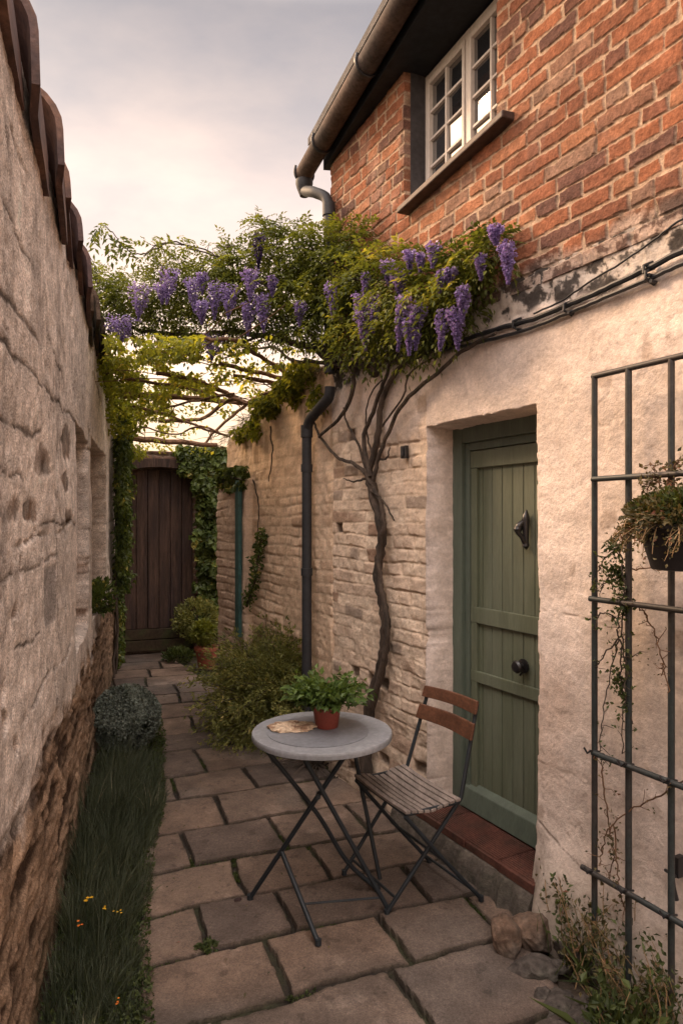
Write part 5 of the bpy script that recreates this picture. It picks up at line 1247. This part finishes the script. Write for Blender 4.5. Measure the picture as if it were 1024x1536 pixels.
rock('small pale grey stone low in the middle of the rocks', 838, 1452, .040, 9, M['rock2'], sc=(1, .8, .7), z=-.01)
rock('long low grey slab along the foot of the plaster wall', 868, 1445, .12, 11, M['rock2'], sc=(.5, 1.1, .55), rot=.5, z=-.02)
rock('dull brown stone half buried nearest the bottom edge', 880, 1515, .10, 12, M['rock2'], sc=(1, .8, .45), rot=1.0, z=-.03)
rock('low grey stone half sunk in soil left of the weeds', 835, 1500, .085, 15, M['rock2'], sc=(1.1, .8, .4), rot=.6, z=-.03)
rock('small mid brown stone wedged under the doorstep corner', 818, 1382, .05, 16, M['rock'], sc=(1.1, .7, .6), rot=.6, z=.0)
rock('small brown stone squeezed between the slab and the plaster foot', 850, 1408, .055, 17, M['rock'], sc=(.7, 1.1, .6), rot=.5, z=-.01)
rock('small dark stone in the soil below the flat dark rock', 812, 1490, .045, 21, M['rock2'], sc=(1, .8, .6), rot=.9, z=-.02)
rock('brown wedge shaped stone behind the small pale grey stone', 862, 1425, .06, 22, M['rock'], sc=(.8, 1, .6), rot=.2, z=-.01)
rock('small dark pebble on the paving beside the table foot', 357, 1352, .016, 18, mat('pebble', (.035, .02, .018), rough=.5), sc=(1.1, .8, .7), name='pebble')

# ================================================================== GRASS STRIP, WEEDS, FLOWERS
def blades(name, C, Ln, lean, wd, m, rnd, parent=None, kind=None, seg=3, loc=None):
    n = len(C); a = RNG.random(n)*2*math.pi; dirh = np.stack([np.cos(a), np.sin(a), np.zeros(n)], 1)+lean[None, :] if lean.ndim == 1 else lean
    sidev = np.stack([-np.sin(a), np.cos(a), np.zeros(n)], 1); vs = []; bend = RNG.random(n)*.8+.15
    for j in range(seg+1):
        t = j/seg; p = C+V([0, 0, 1.])*(Ln*t*(1-.25*bend*t))[:, None]+dirh*(Ln*bend*.55*t*t)[:, None]; w = wd*(1-t)**.7
        vs.append(p-sidev*w*.5 if True else p); vs.append(p+sidev*w*.5)
    K = 2*(seg+1); v = np.stack(vs, 1).reshape(-1, 3); b = (np.arange(n)*K)[:, None]
    F = np.concatenate([b+V([[2*j, 2*j+1, 2*j+3, 2*j+2]]) for j in range(seg)], 0)
    me = mesh_np(name, v, F, False, None, np.repeat(rnd, K)); o = link(name, me, m, parent, loc)
    if kind: o['kind'] = kind
    return o
def build_grass():
    ED = lambda y: np.interp(y, [1.2, 2.2, 2.64, 3.3, 3.9, 4.4, 5.0], [-.50, -.66, -.80, -.95, -1.04, -1.19, -1.32])
    nt_ = 400; Yt = 1.2+3.45*RNG.random(nt_)**.9; xw = -.353-.286*Yt; tt = RNG.random(nt_); Xt = xw+.04+(ED(Yt)-xw-.03)*tt
    hgt = (.09+.25*RNG.random(nt_)**1.6)*(1-.45*tt**2)*np.interp(Yt, [1.2, 2.2, 2.9, 4.2, 4.7], [.45, .6, 1.15, 1.1, .6]); ton = RNG.random(nt_)
    k = 62; X = np.repeat(Xt, k); Y = np.repeat(Yt, k); H_ = np.repeat(hgt, k); T_ = np.repeat(ton, k); n = len(X); a = RNG.random(n)*2*math.pi; rr = np.sqrt(RNG.random(n))*.035
    C = np.stack([X+rr*np.cos(a), Y+rr*np.sin(a), np.full(n, -.04)], 1); out = .35+1.3*RNG.random(n)
    lean = np.stack([np.cos(a)*out+.25, np.sin(a)*out-.15, np.zeros(n)], 1); L = H_*(.45+.75*RNG.random(n))
    hw = C[:, 0]+.353+.286*C[:, 1]; ok = hw > .02
    tag(blades('grass', C[ok], L[ok], lean[ok], .0040, LM['grass'], np.clip(T_*.45+.62*RNG.random(n)**1.6, 0, 1)[ok], kind='stuff', seg=4))
    # softer ground cover
    n = 26000; Y = 1.5+4.5*RNG.random(n); edge = np.interp(Y, [1.2, 2.2, 2.64, 3.3, 3.9, 4.4, 5.0, 6.2], [-.46, -.60, -.745, -.90, -1.0, -1.14, -1.28, -1.68]); xw = -.353-.286*Y; X = xw+(edge-xw)*RNG.random(n)**.7
    C = np.stack([X, Y, -.03+.04*RNG.random(n)], 1); sz = .010+.012*RNG.random(n)
    o = leafmesh('ground_cover', C, rvec(n)+V([0, 0, .6]), rvec(n)+V([0, 0, 1]), sz, sz*.7, LM['weed']); o['kind'] = 'stuff'
build_grass()
def joints():
    """moss and tiny weeds along the joints"""
    r = random.Random(8); C = []; rr = random.Random(3)
    for i in range(len(ROWS)-1):
        s = ROWS[i]
        js = sorted(pt(*q)[0] for q in JO.get(i, []))
        for k in range(520 if s < 5 else 200):
            t = r.uniform(-1.5, 1.4); C.append((t, s, 0))
        for j in js:
            for k in range(170): C.append((j, s+(ROWS[i+1]-s)*r.random(), 1))
    C = V(C); t = C[:, 0]; s = C[:, 1]
    # undo the joint wobble used by the paving
    s2 = s-fbm(t*1.6+9, s*2.5, 3, 22)*.045; t2 = t-fbm(t*3, s*3, 3, 21)*.022; t2 = t2+RNG.normal(size=len(t))*.006; s2 = s2+RNG.normal(size=len(t))*.006
    X = PE[0]*t2+PF[0]*s2; Y = PE[1]*t2+PF[1]*s2; k = fbm(t*3.3, s*3.3, 3, 91)
    hd = (X-H0[0])*HN[0]+(Y-H0[1])*HN[1]; ok = (k > .22) & (hd > .03) & (X > -.353-.286*Y+.25); X, Y = X[ok], Y[ok]
    X = np.repeat(X, 4)+RNG.normal(size=len(X)*4)*.006; Y = np.repeat(Y, 4)+RNG.normal(size=len(Y)*4)*.006; n = len(X); sz = .005+.008*RNG.random(n)
    o = leafmesh('moss', np.stack([X, Y, np.full(n, -.016)], 1), rvec(n)*.8+V([0, 0, .8]), rvec(n), sz, sz*.7, LM['weed']); o['kind'] = 'stuff'
joints()
def weedtuft(lab, px, py, R, n, seed):
    c = ong(px, py); r = np.random.default_rng(seed); root = empty('weed_tuft', c, lab, 'weed'); C, D = [], []; mb = MB()
    for i in range(n):
        a = r.random()*6.28; d = V([math.cos(a), math.sin(a), .6+r.random()]); d /= np.linalg.norm(d); p = c+V([0, 0, -.01]); pts = [p]
        for j in range(4): d = d+V([0, 0, -.2]); p = p+d*R/4; pts.append(p); C.append(p+r.normal(size=(3, 3))*.004); D.append(d+r.normal(size=(3, 3))*.5)
        mb.tube(pts, [.0012, .0008], 4, cap=False)
    C = np.concatenate(C); D = np.concatenate(D); q = len(C); sz = .012+.008*r.random(q); leafmesh('leaves', C, D, r.normal(size=(q, 3))*.5+V([0, 0, 1]), sz, sz*.55, LM['weed'], root); mb.build('stem', LM['weed'], root)
weedtuft('small green weed growing in the paving joint at lower left', 310, 1418, .05, 26, 3)
def flower(lab, px, py, m, seed, dz=.15, s=1.):
    c = ong(px, py, dz); r = np.random.default_rng(seed); root = empty('flower', V([c[0], c[1], -.03]), lab, 'flower', 'flowers in the long grass'); C = []
    mb = MB()
    for k in range(4):
        h = c+r.normal(size=3)*V([.012, .012, .006])*s; mb.tube([V([c[0], c[1], -.03]), (V([c[0], c[1], -.03])+h)/2+r.normal(size=3)*.006, h], [.0012, .0009], 5); a = np.linspace(0, 2*math.pi, 7)[:-1]; C.append((h, a))
    P = np.concatenate([np.tile(h, (6, 1)) for h, a in C]); A = np.concatenate([a for h, a in C]); n = len(P)
    leafmesh('petals', P, np.stack([np.cos(A), np.sin(A), .3*np.ones(n)], 1), np.tile(V([0, 0, 1.]), (n, 1)), .007*s, .005*s, m, root, fold=.1); mb.build('stem', LM['weed'], root)
flower('bright yellow flower head, uppermost in the long grass', 134, 1350, LM['yellow'], 1, s=1.25)
flower('small pale yellow flower just right of the bright yellow one', 158, 1362, LM['yellow'], 2, s=.8)
flower('tiny yellow flower nearest the paving', 178, 1365, LM['yellow'], 3, s=.7)
flower('orange flower below the bright yellow one', 121, 1385, LM['orange'], 4, s=.9)
flower('small orange flower low in the grass near the bottom', 180, 1502, LM['orange'], 5, dz=.05, s=.7)

# a few fallen petals and dead leaves on the paving
n = 150; Y = 2.3+4*RNG.random(n); X = -.28*Y+.15+RNG.normal(size=n)*.42; hd = (X-H0[0])*HN[0]+(Y-H0[1])*HN[1]; ok = hd > .12; X, Y = X[ok], Y[ok]; n = len(X)
o = leafmesh('fallen_leaves', np.stack([X, Y, np.full(n, .006)], 1), rvec(n)*V([1, 1, .1]), V([0, 0, 1.])+rvec(n)*.3, .010+.012*RNG.random(n), .009, LM['dry']); o['kind'] = 'stuff'
